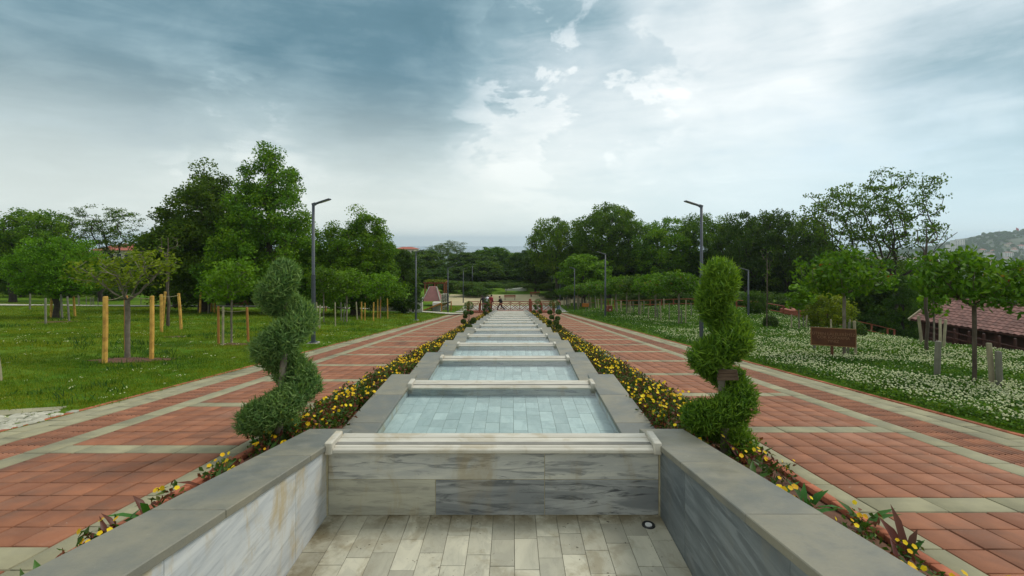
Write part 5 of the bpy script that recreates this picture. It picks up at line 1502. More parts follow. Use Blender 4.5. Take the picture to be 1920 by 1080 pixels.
def bridge():
    yb = 58.9; z = -S * 58.5
    o = empty('timber_bridge', (0, yb, z), 0, 'red brown timber footbridge with crossed railings over the channel end', 'bridge')
    xs = [-5.6, -4.1, -2.75, 2.35, 3.75, 5.3]
    for k in range(16):
        MB().box(-5.6, 5.3, 0.05 + k * 0.12, 0.16 + k * 0.12, -0.02, 0.03).build('deck_plank', M['red_wood'], o)
    for yy in (0.0, 2.1):
        for x in (-2.75, 2.35, -4.1, 3.75, -5.6, 5.3):
            t = 0.16 if x in (-2.75, 2.35) else 0.09
            MB().box(x - t, x + t, yy - t, yy + t, -0.2, 1.45 if t > 0.1 else 1.2).build('post', M['red_wood'], o, 0.01)
        for x0, x1 in zip(xs[:-1], xs[1:]):
            MB().box(x0 + 0.16, x1 - 0.16, yy - 0.05, yy + 0.05, 1.05, 1.14).build('top_rail', M['red_wood'], o)
            MB().box(x0 + 0.16, x1 - 0.16, yy - 0.04, yy + 0.04, 0.10, 0.17).build('bottom_rail', M['red_wood'], o)
            n = max(1, round((x1 - x0) / 1.25)); w = (x1 - x0 - 0.32) / n
            for k in range(n):
                xa = x0 + 0.16 + k * w
                MB().beam((xa + 0.03, yy - 0.012, 0.17), (xa + w - 0.03, yy - 0.012, 1.05), 0.022, 0.05).build('cross_brace', M['red_wood'], o)
                MB().beam((xa + 0.03, yy + 0.014, 1.05), (xa + w - 0.03, yy + 0.014, 0.17), 0.022, 0.05).build('cross_brace', M['red_wood'], o)
                if k: MB().box(xa - 0.03, xa + 0.03, yy - 0.035, yy + 0.035, 0.17, 1.05).build('baluster', M['red_wood'], o)
bridge()

# ------------------------------------------------------------------ plaza, cross path, walls
def strip(name, pts, w, m, dz=0.02, label=None):
    V, F = [], []
    P2 = []
    for a, b in zip(pts[:-1], pts[1:]):
        for k in range(8): P2.append(a.lerp(b, k / 8))
    P2.append(pts[-1])
    nw = 5
    for i, p in enumerate(P2):
        t = (P2[min(i + 1, len(P2) - 1)] - P2[max(i - 1, 0)]); t.z = 0; t.normalize(); nrm = Vector((-t.y, t.x, 0))
        for k in range(nw):
            q = p + nrm * w * (k / (nw - 1) - 0.5); V.append((q.x, q.y, float(T(q.x, q.y)) + dz))
    for i in range(len(P2) - 1):
        for k in range(nw - 1): F.append((i * nw + k, i * nw + k + 1, (i + 1) * nw + k + 1, (i + 1) * nw + k))
    tag(link(name, np_mesh(name, np.array(V), np.array(F)), m=m), label, kind='structure')
strip('cross_path', [gp(868, 590), gp(790, 585.5), gp(700, 580), gp(600, 576.5), gp(480, 575), gp(300, 574), gp(130, 573.5), gp(-60, 573)], 2.6, M['pale_stone'], 0.10)
strip('plaza', [Vector((0, 61, 0)), Vector((0, 74, 0))], 15, M['concrete'], 0.02)
strip('plaza', [Vector((1, 74.5, 0)), Vector((0, 92, 0))], 24, M['plaza'], 0.02)
def apron():
    a = [gp(-60, 776), gp(0, 771), gp(126, 763.5), gp(-60, 786), gp(0, 781), gp(112, 769)]
    V = [(p.x, p.y, p.z + 0.02) for p in a]
    for k in range(2):
        q = [V[k], V[k + 1], V[k + 4], V[k + 3]]
        me = MB().add([(x, y, z - 0.1) for x, y, z in q] + q, [(0, 1, 2, 3), (7, 6, 5, 4), (0, 4, 5, 1), (1, 5, 6, 2), (2, 6, 7, 3), (3, 7, 4, 0)])
        o = me.build('kerb_slab', M['grey_paver'], None, 0.004); tag(o, ('outer' if k == 0 else 'inner') + ' grey slab edging the pebbled corner of the lawn', 'slab')
    st = [MB().ball((0, 0, 0), (0.075, 0.055, 0.022), 7, 5, 0.2).mesh('pebble', M['pale_stone']) for _ in range(3)]
    ctr = (-8.35, 7.1); pts = []
    for _ in range(420):
        u, v = random.uniform(-50, 190), random.uniform(772, 822)
        if v > 822 - (u + 50) * 0.21 - 2 or v < 786 - (u + 60) * 0.085: continue
        q = gp(u, v)
        if q.x > -7.05: continue
        pts.append((q.x, q.y, q.z + 0.005))
    if pts: scatter('pebbles', np.array(pts), [random.uniform(0.6, 1.3) for _ in pts], [src('pebble', m_) for m_ in st], 'pale pebbles set in the bare corner beside the path', 'pebbles')
    PB.append([(p[0], p[1]) for p in pts])


PB = []
apron()
for (u, v, w) in ((238, 676, 0.95), (300, 675, 0.5), (110, 604, 1.0), (438, 646, 0.6), (1585, 677, 0.5), (330, 632, 0.5)):
    p = gp(u, v); n = 22; V = [(p.x, p.y, float(T(p.x, p.y)) + 0.055)]
    for k in range(n):
        a = 2 * math.pi * k / n; r = w * random.uniform(0.75, 1.1); x, y = p.x + math.cos(a) * r, p.y + math.sin(a) * r * 0.8
        V.append((x, y, float(T(x, y)) + 0.015))
    tag(link('bare_soil', np_mesh('bare_soil', np.array(V), np.array([(0, 1 + k, 1 + (k + 1) % n) for k in range(n)])), m=M['soil']), kind='structure')
park_bench(at(957, 82), 0.0, 'red brown bench on the pale plaza beyond the bridge')
park_bench(at(1005, 88), 0.3, 'red brown bench at the foot of the plaza lawn')


def white_block(name, u0, u1, v0, v1, d, depth, m, label, cat='wall', slant=0.0):
    x0, x1 = (u0 - 961) / 880 * d, (u1 - 961) / 880 * d
    z1 = zof(v0, d); z0 = min(zof(v1, d), float(T((x0 + x1) / 2, d)) - 0.1)
    w = x1 - x0
    mb = MB().add([(0, 0, 0), (w, 0, 0), (w, depth, 0), (0, depth, 0), (0, 0, z1 - z0 - slant), (w, 0, z1 - z0), (w, depth, z1 - z0), (0, depth, z1 - z0 - slant)],
                  [(0, 3, 2, 1), (4, 5, 6, 7), (0, 1, 5, 4), (1, 2, 6, 5), (2, 3, 7, 6), (3, 0, 4, 7)])
    o = mb.build(name, m, None, 0.01, loc=(x0, d, z0)); tag(o, label, cat)
    return o
white_block('white_wall', 781, 793, 557, 581, 57, 0.3, M['white_wall'], 'white wall with slanting top beside the wooden ramp', slant=0.7)
white_block('grey_wall', 694, 778, 563, 580, 60, 0.3, M['grey_render'], 'low grey wall in shade behind the two people')
white_block('pink_wall', 588, 622, 550, 564, 72, 0.4, M['pink'], 'pink low wall at the foot of the leafy trees')
white_block('pink_wall', 632, 690, 546, 563, 74, 0.4, M['pink'], 'longer pink wall behind the staked young trees')
white_block('plaza_wall', 948, 988, 539, 556, 100, 0.5, M['white_wall'], 'pale wall at the back of the plaza', slant=0.4)
white_block('plaza_wall', 1010, 1040, 540, 552, 104, 0.5, M['white_wall'], 'pale slanting wall on the plaza bank', slant=0.8)
white_block('plaza_wall', 1050, 1068, 537, 545, 100, 0.5, M['cream_wall'], 'cream wall end behind the far cherries')
white_block('white_block', 812, 826, 567, 573, 64, 0.8, M['white_wall'], 'low white block at the head of the wooden ramp', cat='block')


def pink_ramp():
    d = 72; x0, x1 = (793 - 961) / 880 * d, (826 - 961) / 880 * d; zb = zof(565, d); zt = zof(539, d)
    o = empty('pink_ramp', (x0, d, zb), 0, 'pink sloping pyramid ramp beyond the white wall', 'ramp')
    w = x1 - x0; h = zt - zb
    MB().add([(0, 0, 0), (w, 0, 0), (w, 3, 0), (0, 3, 0), (w * 0.34, 1.2, h), (w * 0.72, 1.2, h), (w * 0.72, 1.8, h), (w * 0.34, 1.8, h)],
             [(3, 2, 1, 0), (4, 5, 6, 7), (0, 1, 5, 4), (1, 2, 6, 5), (2, 3, 7, 6), (3, 0, 4, 7)]).build('slope', M['pink'], o)
    MB().beam((-0.05, -0.05, 0.02), (w * 0.34 - 0.03, 1.15, h + 0.04), 0.14, 0.1).build('edge', M['concrete'], o)
    MB().beam((w + 0.05, -0.05, 0.02), (w * 0.72 + 0.03, 1.15, h + 0.04), 0.14, 0.1).build('edge', M['concrete'], o)
pink_ramp()


def wooden_ramp():
    a = gp(800, 582); b = at(838, 63); b.z = zof(567, 63)
    o = empty('wooden_ramp', a, 0, 'pale wooden ramp rising beside the white wall', 'ramp')
    v = b - a; n = 12
    side = Vector((v.y, -v.x, 0)).normalized() * 1.1
    for k in range(n):
        p0 = v * (k / n); p1 = v * ((k + 0.94) / n)
        MB().add([p0 - side + Vector((0, 0, .02)), p0 + side + Vector((0, 0, .02)), p1 + side + Vector((0, 0, .02)), p1 - side + Vector((0, 0, .02)), p0 - side + Vector((0, 0, .1)), p0 + side + Vector((0, 0, .1)), p1 + side + Vector((0, 0, .1)), p1 - side + Vector((0, 0, .1))],
                 [(0, 3, 2, 1), (4, 5, 6, 7), (0, 1, 5, 4), (1, 2, 6, 5), (2, 3, 7, 6), (3, 0, 4, 7)]).build('ramp_plank', M['pale_stone'], o)
    for s in (-1, 1):
        MB().beam(side * s * 1.06, v + side * s * 1.06, 0.08, 0.2).build('side_beam', M['orange_wood'], o)
        MB().box(v.x + s * side.x - 0.07, v.x + s * side.x + 0.07, v.y + s * side.y - 0.07, v.y + s * side.y + 0.07, -1.2, v.z - 0.02).build('prop', M['orange_wood'], o)
wooden_ramp()


def pergola():
    d = 84; p = at(816, d)
    o = empty('vine_pergola', p, 0, 'timber pergola topped with vines beyond the pink ramp', 'pergola')
    w = 40 * d / 880; h = zof(530, d) - p.z
    for sx in (-1, 0, 1):
        for yy in (0, 2.4): MB().box(sx * w * 0.45 - 0.1, sx * w * 0.45 + 0.1, yy - 0.1, yy + 0.1, -0.2, h - 0.2).build('post', M['red_wood'], o)
    for yy in (0, 2.4): MB().box(-w / 2, w / 2, yy - 0.08, yy + 0.08, h - 0.2, h).build('beam', M['red_wood'], o)
    for k in range(9): MB().box(-w / 2 + k * w / 8 - 0.05, -w / 2 + k * w / 8 + 0.05, -0.5, 2.9, h + 0.002, h + 0.1).build('rafter', M['red_wood'], o)
    C = np.stack([RNG.uniform(-w / 2, w / 2, 1500), RNG.uniform(-0.4, 2.8, 1500), h + 0.1 + np.abs(RNG.normal(0, 0.14, 1500))], -1)
    V, F = leaf_quads(C, 0.2, 0.15, 1.0); link('vine', np_mesh('vine', V, F, RNG.uniform(0, 1, 1500)), o, m=M['leaf_olive'])
pergola()


def gabion():
    d = 66; p = at(836, d); w = 13 * d / 880; h = zof(550, d) - p.z
    o = empty('gabion_wall', p, 0, 'pale stone gabion wall between ramp and lamp post', 'wall')
    MB().box(-w / 2 + .05, w / 2 - .05, 0.05, 0.5, -0.1, h - 0.05).build('core', M['grey_render'], o)
    st = MB().ball((0, 0, 0), (0.16, 0.12, 0.11), 7, 5, 0.18).mesh('stone', M['pale_stone'])
    k = 0
    for zi in range(int(h / 0.24) + 1):
        for xi in range(int(w / 0.3) + 1):
            link('stone', st, o, (-w / 2 + xi * 0.3 + random.uniform(-.04, .04), 0.02, zi * 0.24 + random.uniform(-.03, .03)), (random.uniform(0, 6), random.uniform(0, 6), random.uniform(0, 6)))
gabion()

# ornamental grass tuft by the ramp
p = gp(858, 583)
C = np.stack([RNG.normal(0, 0.9, 900), RNG.normal(0, 0.5, 900), RNG.uniform(0.05, 0.6, 900)], -1)
V, F = leaf_quads(C, 0.28, 0.03, 0.0, axis=np.array([0, 0, 1.0]) + RNG.normal(0, 0.4, (900, 3)))
tag(link('ornamental_grass', np_mesh('ornamental_grass', V, F, RNG.uniform(0, 1, 900)), None, p, m=M['leaf_olive']), 'reddish ornamental grass clump beside the wooden ramp', 'plant')


# ------------------------------------------------------------------ tiled hut with fence
def hut():
    A = Vector(((1708 - 961) / 880 * 30.0, 30.0, 0)); ze_l = zof(598, 30.0)     # far eaves corner
    u = 1960; 
    B = Vector(((1905 - 961) / 880 * 24.87, 24.87, 0)); ze_r = ze_l
    ze = (ze_l + ze_r) / 2
    ax = (B - A); ax.z = 0; L = ax.length * 2.0; ax.normalize()
    nr = Vector((ax.y, -ax.x, 0))
    if nr.dot(-A) < 0: nr = -nr                            # towards the camera
    rz = math.atan2(ax.y, ax.x)
    gz = float(T(A.x + ax.x * 5, A.y + ax.y * 5)) - 0.6
    o = empty('tiled_hut', (A.x, A.y, gz), rz, 'long low hut with pinkish brown tiled roof and dark timber walls', 'hut')
    # local: x along eaves, -y towards the camera when nr = R(rz)*(0,-1)
    sgn = -1 if (Matrix.Rotation(rz, 3, 'Z') @ Vector((0, -1, 0))).dot(nr) > 0 else 1
    he = ze - gz; W = 4.8; rise = 1.30
    yf = 0.0; yb = -sgn * W if sgn < 0 else -W
    yb = W if sgn < 0 else -W
    def yy(t): return t * yb
    MB().box(0.5, L - 0.5, min(yy(0.12), yy(0.88)), max(yy(0.12), yy(0.88)), 0, 0.95).build('base_wall', M['white_wall'], o)
    MB().box(0.52, L - 0.52, min(yy(0.125), yy(0.875)), max(yy(0.125), yy(0.875)), 0.951, he + 0.25).build('timber_wall', M['dark_timber'], o)
    gv = [(0.5, yy(0.12), he + 0.251), (0.5, yy(0.88), he + 0.251), (0.5, yy(0.5), he + rise * 0.86), (0.6, yy(0.12), he + 0.251), (0.6, yy(0.88), he + 0.251), (0.6, yy(0.5), he + rise * 0.86)]
    MB().add(gv, [(0, 1, 2), (5, 4, 3), (0, 3, 4, 1), (1, 4, 5, 2), (2, 5, 3, 0)]).build('gable', M['dark_timber'], o)
    # roof slabs
    sl = math.hypot(W / 2, rise)
    rf = MB()
    for t0, t1 in ((0.0, 0.5), (1.0, 0.5)):
        rf.add([(0, yy(t0), he - 0.02), (L, yy(t0), he - 0.02), (L, yy(t1), he + rise - 0.02), (0, yy(t1), he + rise - 0.02), (0, yy(t0), he - 0.10), (L, yy(t0), he - 0.10), (L, yy(t1), he + rise - 0.12), (0, yy(t1), he + rise - 0.12)],
               [(0, 1, 2, 3), (7, 6, 5, 4), (0, 4, 5, 1), (1, 5, 6, 2), (2, 6, 7, 3), (3, 7, 4, 0)])
    roof = rf.build('roof', M['dark_timber'], o)
    for t0, t1 in ((-0.02, 0.5), (1.02, 0.5)):
        MB().beam((-0.05, yy(t0), he - 0.05), (-0.05, yy(t1), he + rise + 0.02), 0.06, 0.16).build('barge_board', M['pale_wood'], roof)
    MB().tube([(0, yy(0.5), he + rise + 0.02), (L, yy(0.5), he + rise + 0.02)], 0.09, 8).build('ridge_cap', M['roof_tile'], roof)
    # tiles on the side that shows
    nrow = 10; tw = 0.30; ncol = int(L / tw)
    ang = math.atan2(rise, yb / 2)
    seg = 6; vs = []; step = sl / nrow
    n = 7
    for e, (yy0, zz) in enumerate(((0, 0.028), (step * 1.12, 0.0))):
        for k in range(n):
            x = -tw / 2 + tw * k / (n - 1); vs.append((x, yy0, zz + 0.032 * math.cos((k / (n - 1) - 0.5) * math.pi * 1.6)))
    top = list(vs); vs += [(x, y, z - 0.02) for x, y, z in top]
    fs = [(k, k + 1, n + k + 1, n + k) for k in range(n - 1)] + [(2 * n + k + 1, 2 * n + k, k, k + 1) for k in range(n - 1)]
    tm = bpy.data.meshes.new('shingle'); tm.from_pydata(vs, [], fs); tm.update(); tm.materials.append(M['roof_tile'])
    slope = Vector((0, yb / 2, rise)).normalized()
    xa = Vector((1, 0, 0)); nz = xa.cross(slope); 
    if nz.z < 0: xa = -xa; nz = xa.cross(slope)
    Rm = Matrix((xa, slope, nz)).transposed().to_euler()
    cnt = 0; VV, FF, RR, nv = [], [], [], 0
    rm3 = np.array(Rm.to_matrix()); tv = np.array(vs)
    for c in range(ncol):
        for r_ in range(nrow):
            pos = Vector((tw * (c + 0.5), 0, he)) + slope * (r_ * step)
            if cnt < 300:
                link('shingle', tm, roof, pos + Vector((0, 0, random.uniform(0, 0.006))), Rm); cnt += 1
            else:
                VV.append(tv @ rm3.T + np.array(pos)); FF.append(np.array(fs) + nv); nv += len(tv); RR += [random.random()] * len(fs)
    if VV:
        so = link('shingle', np_mesh('shingle', np.concatenate(VV), np.concatenate(FF), RR), roof, m=M['roof_tile']); so['kind'] = 'stuff'
    # posts of the porch side
    for k in range(6):
        x = 0.6 + k * (L - 1.2) / 5; MB().box(x - 0.08, x + 0.08, min(yy(0.03), yy(0.06)), max(yy(0.03), yy(0.06)), 0, he - 0.05).build('post', M['dark_timber'], o)
hut()


def lattice_fence():
    a, b = gp(1740, 652), gp(1925, 672)
    a = at(1738, 21.0); b = at(1935, 19.0)
    o = empty('lattice_fence', a, 0, 'dark timber lattice fence in front of the tiled hut', 'fence')
    v = b - a; n = int(v.length / 0.42); h = 1.0
    for k in range(n + 1):
        q = v * (k / n); g = float(T(a.x + q.x, a.y + q.y)) - a.z
        MB().box(q.x - 0.045, q.x + 0.045, q.y - 0.03, q.y + 0.03, g - 0.1, g + h).build('upright', M['dark_timber'], o)
    for z in (0.18, 0.42, 0.66, 0.92):
        for k in range(0, n, 4):
            q0, q1 = v * (k / n), v * (min(k + 4, n) / n)
            g0 = float(T(a.x + q0.x, a.y + q0.y)) - a.z; g1 = float(T(a.x + q1.x, a.y + q1.y)) - a.z
            MB().beam(q0 + Vector((0, -0.05, g0 + z)), q1 + Vector((0, -0.05, g1 + z)), 0.035, 0.05).build('rail', M['dark_timber'], o)
lattice_fence()


# ------------------------------------------------------------------ people
def person(loc, rz, pose, top_m, leg_m, label, hat=None, scale=1.0, shoes='white_cloth'):
    """pose: joint positions; faces +y before the turn"""
    o = empty('person', loc, rz, label, 'person'); o.scale = (scale,) * 3
    J = dict(hip=(0, 0, 0.93), chest=(0, 0, 1.30), neck=(0, 0, 1.46), head=(0, 0.02, 1.60), kl=(-0.10, 0.03, 0.50), kr=(0.10, 0.03, 0.50), fl=(-0.11, 0, 0.07), fr=(0.11, 0, 0.07),
             el=(-0.27, -0.02, 1.14), er=(0.27, -0.02, 1.14), hl=(-0.27, 0.10, 0.88), hr=(0.27, 0.10, 0.88))
    J.update(pose)
    V = {k: Vector(v) for k, v in J.items()}
    ax = (V['neck'] - V['hip']).normalized(); side = Vector((1, 0, 0))
    V['sl'] = V['chest'] + ax * 0.10 - side * 0.18; V['sr'] = V['chest'] + ax * 0.10 + side * 0.18
    V['gl'] = V['hip'] - side * 0.09 - ax * 0.05; V['gr'] = V['hip'] + side * 0.09 - ax * 0.05
    V['tl'] = V['fl'] + Vector((0, 0.16, -0.03)); V['tr'] = V['fr'] + Vector((0, 0.16, -0.03))
    hd = (V['head'] - V['neck']).normalized()
    V['crown'] = V['head'] + hd * 0.09
    V['fingl'] = V['hl'] + (V['hl'] - V['el']).normalized() * 0.13; V['fingr'] = V['hr'] + (V['hr'] - V['er']).normalized() * 0.13
    names = list(V); idx = {k: i for i, k in enumerate(names)}
    E = [('hip', 'chest'), ('chest', 'neck'), ('neck', 'head'), ('head', 'crown'), ('chest', 'sl'), ('chest', 'sr'), ('sl', 'el'), ('sr', 'er'), ('el', 'hl'), ('er', 'hr'), ('hl', 'fingl'), ('hr', 'fingr'),
         ('hip', 'gl'), ('hip', 'gr'), ('gl', 'kl'), ('gr', 'kr'), ('kl', 'fl'), ('kr', 'fr'), ('fl', 'tl'), ('fr', 'tr')]
    rad = dict(hip=.13, chest=.14, neck=.055, head=.095, crown=.075, sl=.065, sr=.065, el=.042, er=.042, hl=.032, hr=.032, fingl=.025, fingr=.025, gl=.09, gr=.09, kl=.058, kr=.058, fl=.04, fr=.04, tl=.03, tr=.03)
    me = bpy.data.meshes.new('body'); me.from_pydata([tuple(V[k]) for k in names], [(idx[a], idx[b]) for a, b in E], [])
    me.materials.append(M['skin'])
    b = link('body', me, o)
    sk = b.modifiers.new('skin', 'SKIN'); sk.use_smooth_shade = True
    for k in names:
        d = me.skin_vertices[0].data[idx[k]]; d.radius = (rad[k],) * 2; d.use_root = (k == 'hip')
    b.modifiers.new('sub', 'SUBSURF').levels = 1
    mb = MB()
    mb.tube([V['hip'] - ax * 0.06, V['hip'].lerp(V['chest'], 0.5), V['chest'], V['chest'] + ax * 0.12, V['neck']], [.165, .165, .185, .16, .07], 12)
    for s in 'lr': mb.tube([V['s' + s], V['e' + s], V['e' + s].lerp(V['h' + s], 0.85)], [.08, .062, .05], 8)
    mb.build('shirt', M[top_m], o, smooth=True)
    mb = MB()
    mb.tube([V['hip'] - ax * 0.16, V['hip'], V['hip'] + ax * 0.06], [.13, .165, .16], 12)
    for s in 'lr': mb.tube([V['g' + s], V['k' + s], V['f' + s]], [.105, .08, .06], 10)
    mb.build('trousers', M[leg_m], o, smooth=True)
    for s in 'lr': MB().tube([V['f' + s] + Vector((0, -.05, -.03)), V['f' + s] + Vector((0, .06, -.02)), V['t' + s] + Vector((0, .03, 0))], [.05, .055, .035], 8).build('shoe', M[shoes], o, smooth=True)
    MB().ball(V['head'] + hd * 0.045 + Vector((0, -0.022, 0.0)), (.103, .103, .105), 12, 8).build('hair', M[hat or 'hair'], o, smooth=True)
    nose = V['head'] + Vector((0, .105, .0)); 
    MB().ball(nose, (.014, .02, .02), 6, 5).build('nose', M['skin'], o)
    for s in (-1, 1): MB().ball(V['head'] + Vector((s * .036, .092, .03)), (.012, .008, .008), 6, 5).build('eye', M['hair'], o)
    return o


bz = -S * 58.5 + 0.03
lean = dict(chest=(0, 0.22, 1.22), neck=(0, 0.34, 1.32), head=(0, 0.46, 1.40), el=(-0.25, 0.30, 1.0), er=(0.25, 0.30, 1.0), hl=(-0.16, 0.5, 0.95), hr=(0.16, 0.5, 0.95))
stride = dict(chest=(0, 0.06, 1.28), neck=(0, 0.10, 1.43), head=(0, 0.14, 1.57), kl=(-0.10, 0.30, 0.55), fl=(-0.10, 0.42, 0.09), kr=(0.10, -0.12, 0.50), fr=(0.10, -0.52, 0.14), el=(-0.26, -0.16, 1.12), hl=(-0.24, 0.0, 0.92), er=(0.26, 0.2, 1.12), hr=(0.22, 0.38, 1.0))
def pp(u, d, z=None):
    q = at(u, d); q.z = bz if z is None else z; return q
person(pp(908, 60.2, bz), R(20), lean, 'black_cloth', 'grey_cloth', 'person in black top and grey trousers leaning over the bridge railing', scale=1.22)
person(pp(914, 60.6, bz), R(-15), lean, 'white_cloth', 'black_cloth', 'person in white top half hidden behind the leaning person', scale=1.2)
person(pp(921, 60.3, bz), R(-30), dict(chest=(0, 0.08, 1.28), head=(0, 0.16, 1.56), neck=(0, 0.12, 1.42)), 'red_cloth', 'black_cloth', 'person in red top standing at the bridge railing', scale=1.2)
person(pp(940, 60.0, bz), R(95), stride, 'black_cloth', 'black_cloth', 'person dressed in black striding across the footbridge', scale=1.12)
q = gp(1048, 585); q.z = -S * q.y if q.y < 60 else float(P(q.y)) + 0.03
person(q, R(160), dict(), 'maroon_cloth', 'denim', 'person in dark red top and blue jeans on the clover side path', scale=1.0)
person(at(766, 56), R(170), dict(), 'purple_cloth', 'grey_cloth', 'person in purple top standing before the grey wall', scale=0.95)
person(at(776, 56.6), R(150), dict(), 'white_cloth', 'black_cloth', 'person in patterned white top beside the white wall', scale=0.95)


# ------------------------------------------------------------------ cars, buildings on the lawn side
def car(loc, rz, m, label):
    o = empty('parked_car', loc, rz, label, 'car')
    prof = [(-2.05, .30), (-2.1, .62), (-1.95, .86), (-1.55, .92), (-0.95, 1.38), (0.35, 1.42), (1.05, .98), (1.85, .84), (2.1, .60), (2.08, .30)]
    MB().prism(prof, -0.82, 0.82).build('body', M[m], o, 0.05, True)
    for s in (-1, 1):
        MB().add([(s * .83, -1.35, .97), (s * .83, -.9, 1.31), (s * .83, .3, 1.35), (s * .83, .85, .99), (s * .80, -1.35, .97), (s * .80, -.9, 1.31), (s * .80, .3, 1.35), (s * .80, .85, .99)],
                 [(0, 1, 2, 3), (7, 6, 5, 4), (0, 4, 5, 1), (1, 5, 6, 2), (2, 6, 7, 3), (3, 7, 4, 0)]).build('side_window', M['window'], o)
        for y in (-1.3, 1.3):
            w = MB().tube([(s * .66, y, .31), (s * .85, y, .31)], .31, 14).build('wheel', M['rubber'], o)
            MB().tube([(s * .80, y, .31), (s * .86, y, .31)], .19, 10).build('rim', M['glass_led'], w)
        MB().box(s * .62 - .12, s * .62 + .12, 2.05, 2.12, .58, .70).build('headlight', M['glass_led'], o)
    MB().add([(-.7, .45, 1.37), (.7, .45, 1.37), (.74, 1.02, 1.0), (-.74, 1.02, 1.0)], [(0, 1, 2, 3)]).build('windscreen', M['window'], o, loc=(0, .03, .02))


def slope_street():
    # a street climbing behind the lawn, with a pale verge below it
    pts = [at(180, 92), at(262, 92), at(310, 90), at(350, 88)]
    V, F = [], []
    for i, q in enumerate(pts):
        z = (zof(549, 92), zof(547, 92), zof(541, 90), zof(536, 88))[i]
        V += [(q.x, q.y - 2.2, z - 0.35), (q.x, q.y + 3.2, z + 0.85), (q.x + 0.6, q.y - 6.0, float(T(q.x, q.y - 6)) - 0.2)]
    for i in range(3):
        F.append((i * 3, i * 3 + 3, i * 3 + 4, i * 3 + 1))
    o = link('street', np_mesh('street', np.array(V), np.array(F)), m=M['asphalt']); tag(o, kind='structure')
    F2 = [(i * 3 + 2, i * 3 + 5, i * 3 + 3, i * 3) for i in range(3)]
    o = link('street_bank', np_mesh('street_bank', np.array(V), np.array(F2)), m=M['pale_stone']); tag(o, kind='structure')
    def on(u, f):
        d = 91.5; q = at(u, d); return Vector((q.x, d, zof(np.interp(u, [180, 262, 310, 350], [545, 543, 537.5, 532.5]), d)))
    car(on(270, 0), R(80), 'blue_paint', 'dark blue car parked on the street behind the vase shaped tree')
    car(on(293, 0), R(82), 'red_paint', 'dark red car parked on the street behind the vase shaped tree')
    car(on(236, 0), R(85), 'white_paint', 'white car parked on the street at the trunk of the vase tree')
slope_street()


def building(u0, u1, vt, d, depth, h, wall, roofm, label, floors=3, cols=6, roof_h=1.6):
    x0, x1 = (u0 - 961) / 880 * d, (u1 - 961) / 880 * d; z1 = zof(vt, d); w = x1 - x0
    zr = z1 - roof_h; zb = min(zr - h, float(T(x0, d)))
    o = empty('building', (x0, d, zb), 0, label, 'building')
    H = zr - zb
    MB().box(0, w, 0, depth, 0, H).build('wall', M[wall], o)
    e = 0.6
    MB().add([(-e, -e, H + .01), (w + e, -e, H + .01), (w + e, depth + e, H + .01), (-e, depth + e, H + .01), (w * .25, depth * .5, H + roof_h), (w * .75, depth * .5, H + roof_h)],
             [(3, 2, 1, 0), (0, 1, 5, 4), (1, 2, 5), (2, 3, 4, 5), (3, 0, 4)]).build('roof', M[roofm], o)
    for f in range(floors):
        for c in range(cols):
            xa = w * (c + 0.5) / cols; za = H - 2.2 - f * 3.0
            if za < 0.5: continue
            fr = MB().box(xa - .65, xa + .65, -.05, -.002, za - .05, za + 1.45).build('window', M['white_wall'], o)
            MB().box(xa - .55, xa + .55, -.065, -.051, za + .05, za + 1.35).build('pane', M['window'], fr)
    return o
building(172, 262, 457, 115, 12, 11, 'cream_wall', 'roof_red', 'cream building with red tiled roof behind the thin-leaved tree', 3, 6)
building(40, 118, 468, 122, 12, 11, 'cream_wall', 'roof_red', 'cream house with red roof half hidden behind the lawn trees', 3, 5)
building(742, 778, 463, 260, 12, 12, 'cream_wall', 'roof_red', 'far roof showing above the trees against the sea', 3, 5, 1.2)
building(1150, 1200, 488, 100, 8, 6, 'cream_wall', 'roof_red', 'red roofed house hidden behind the domed tree', 2, 4)
b = MB().box(-1.05, 1.05, 0, 1.6, -0.5, 0.95).build('red_shed', M['red_wood'], None, 0.02, loc=at(1503, 43)); tag(b, 'dark red timber shed behind the fence rail', 'shed')


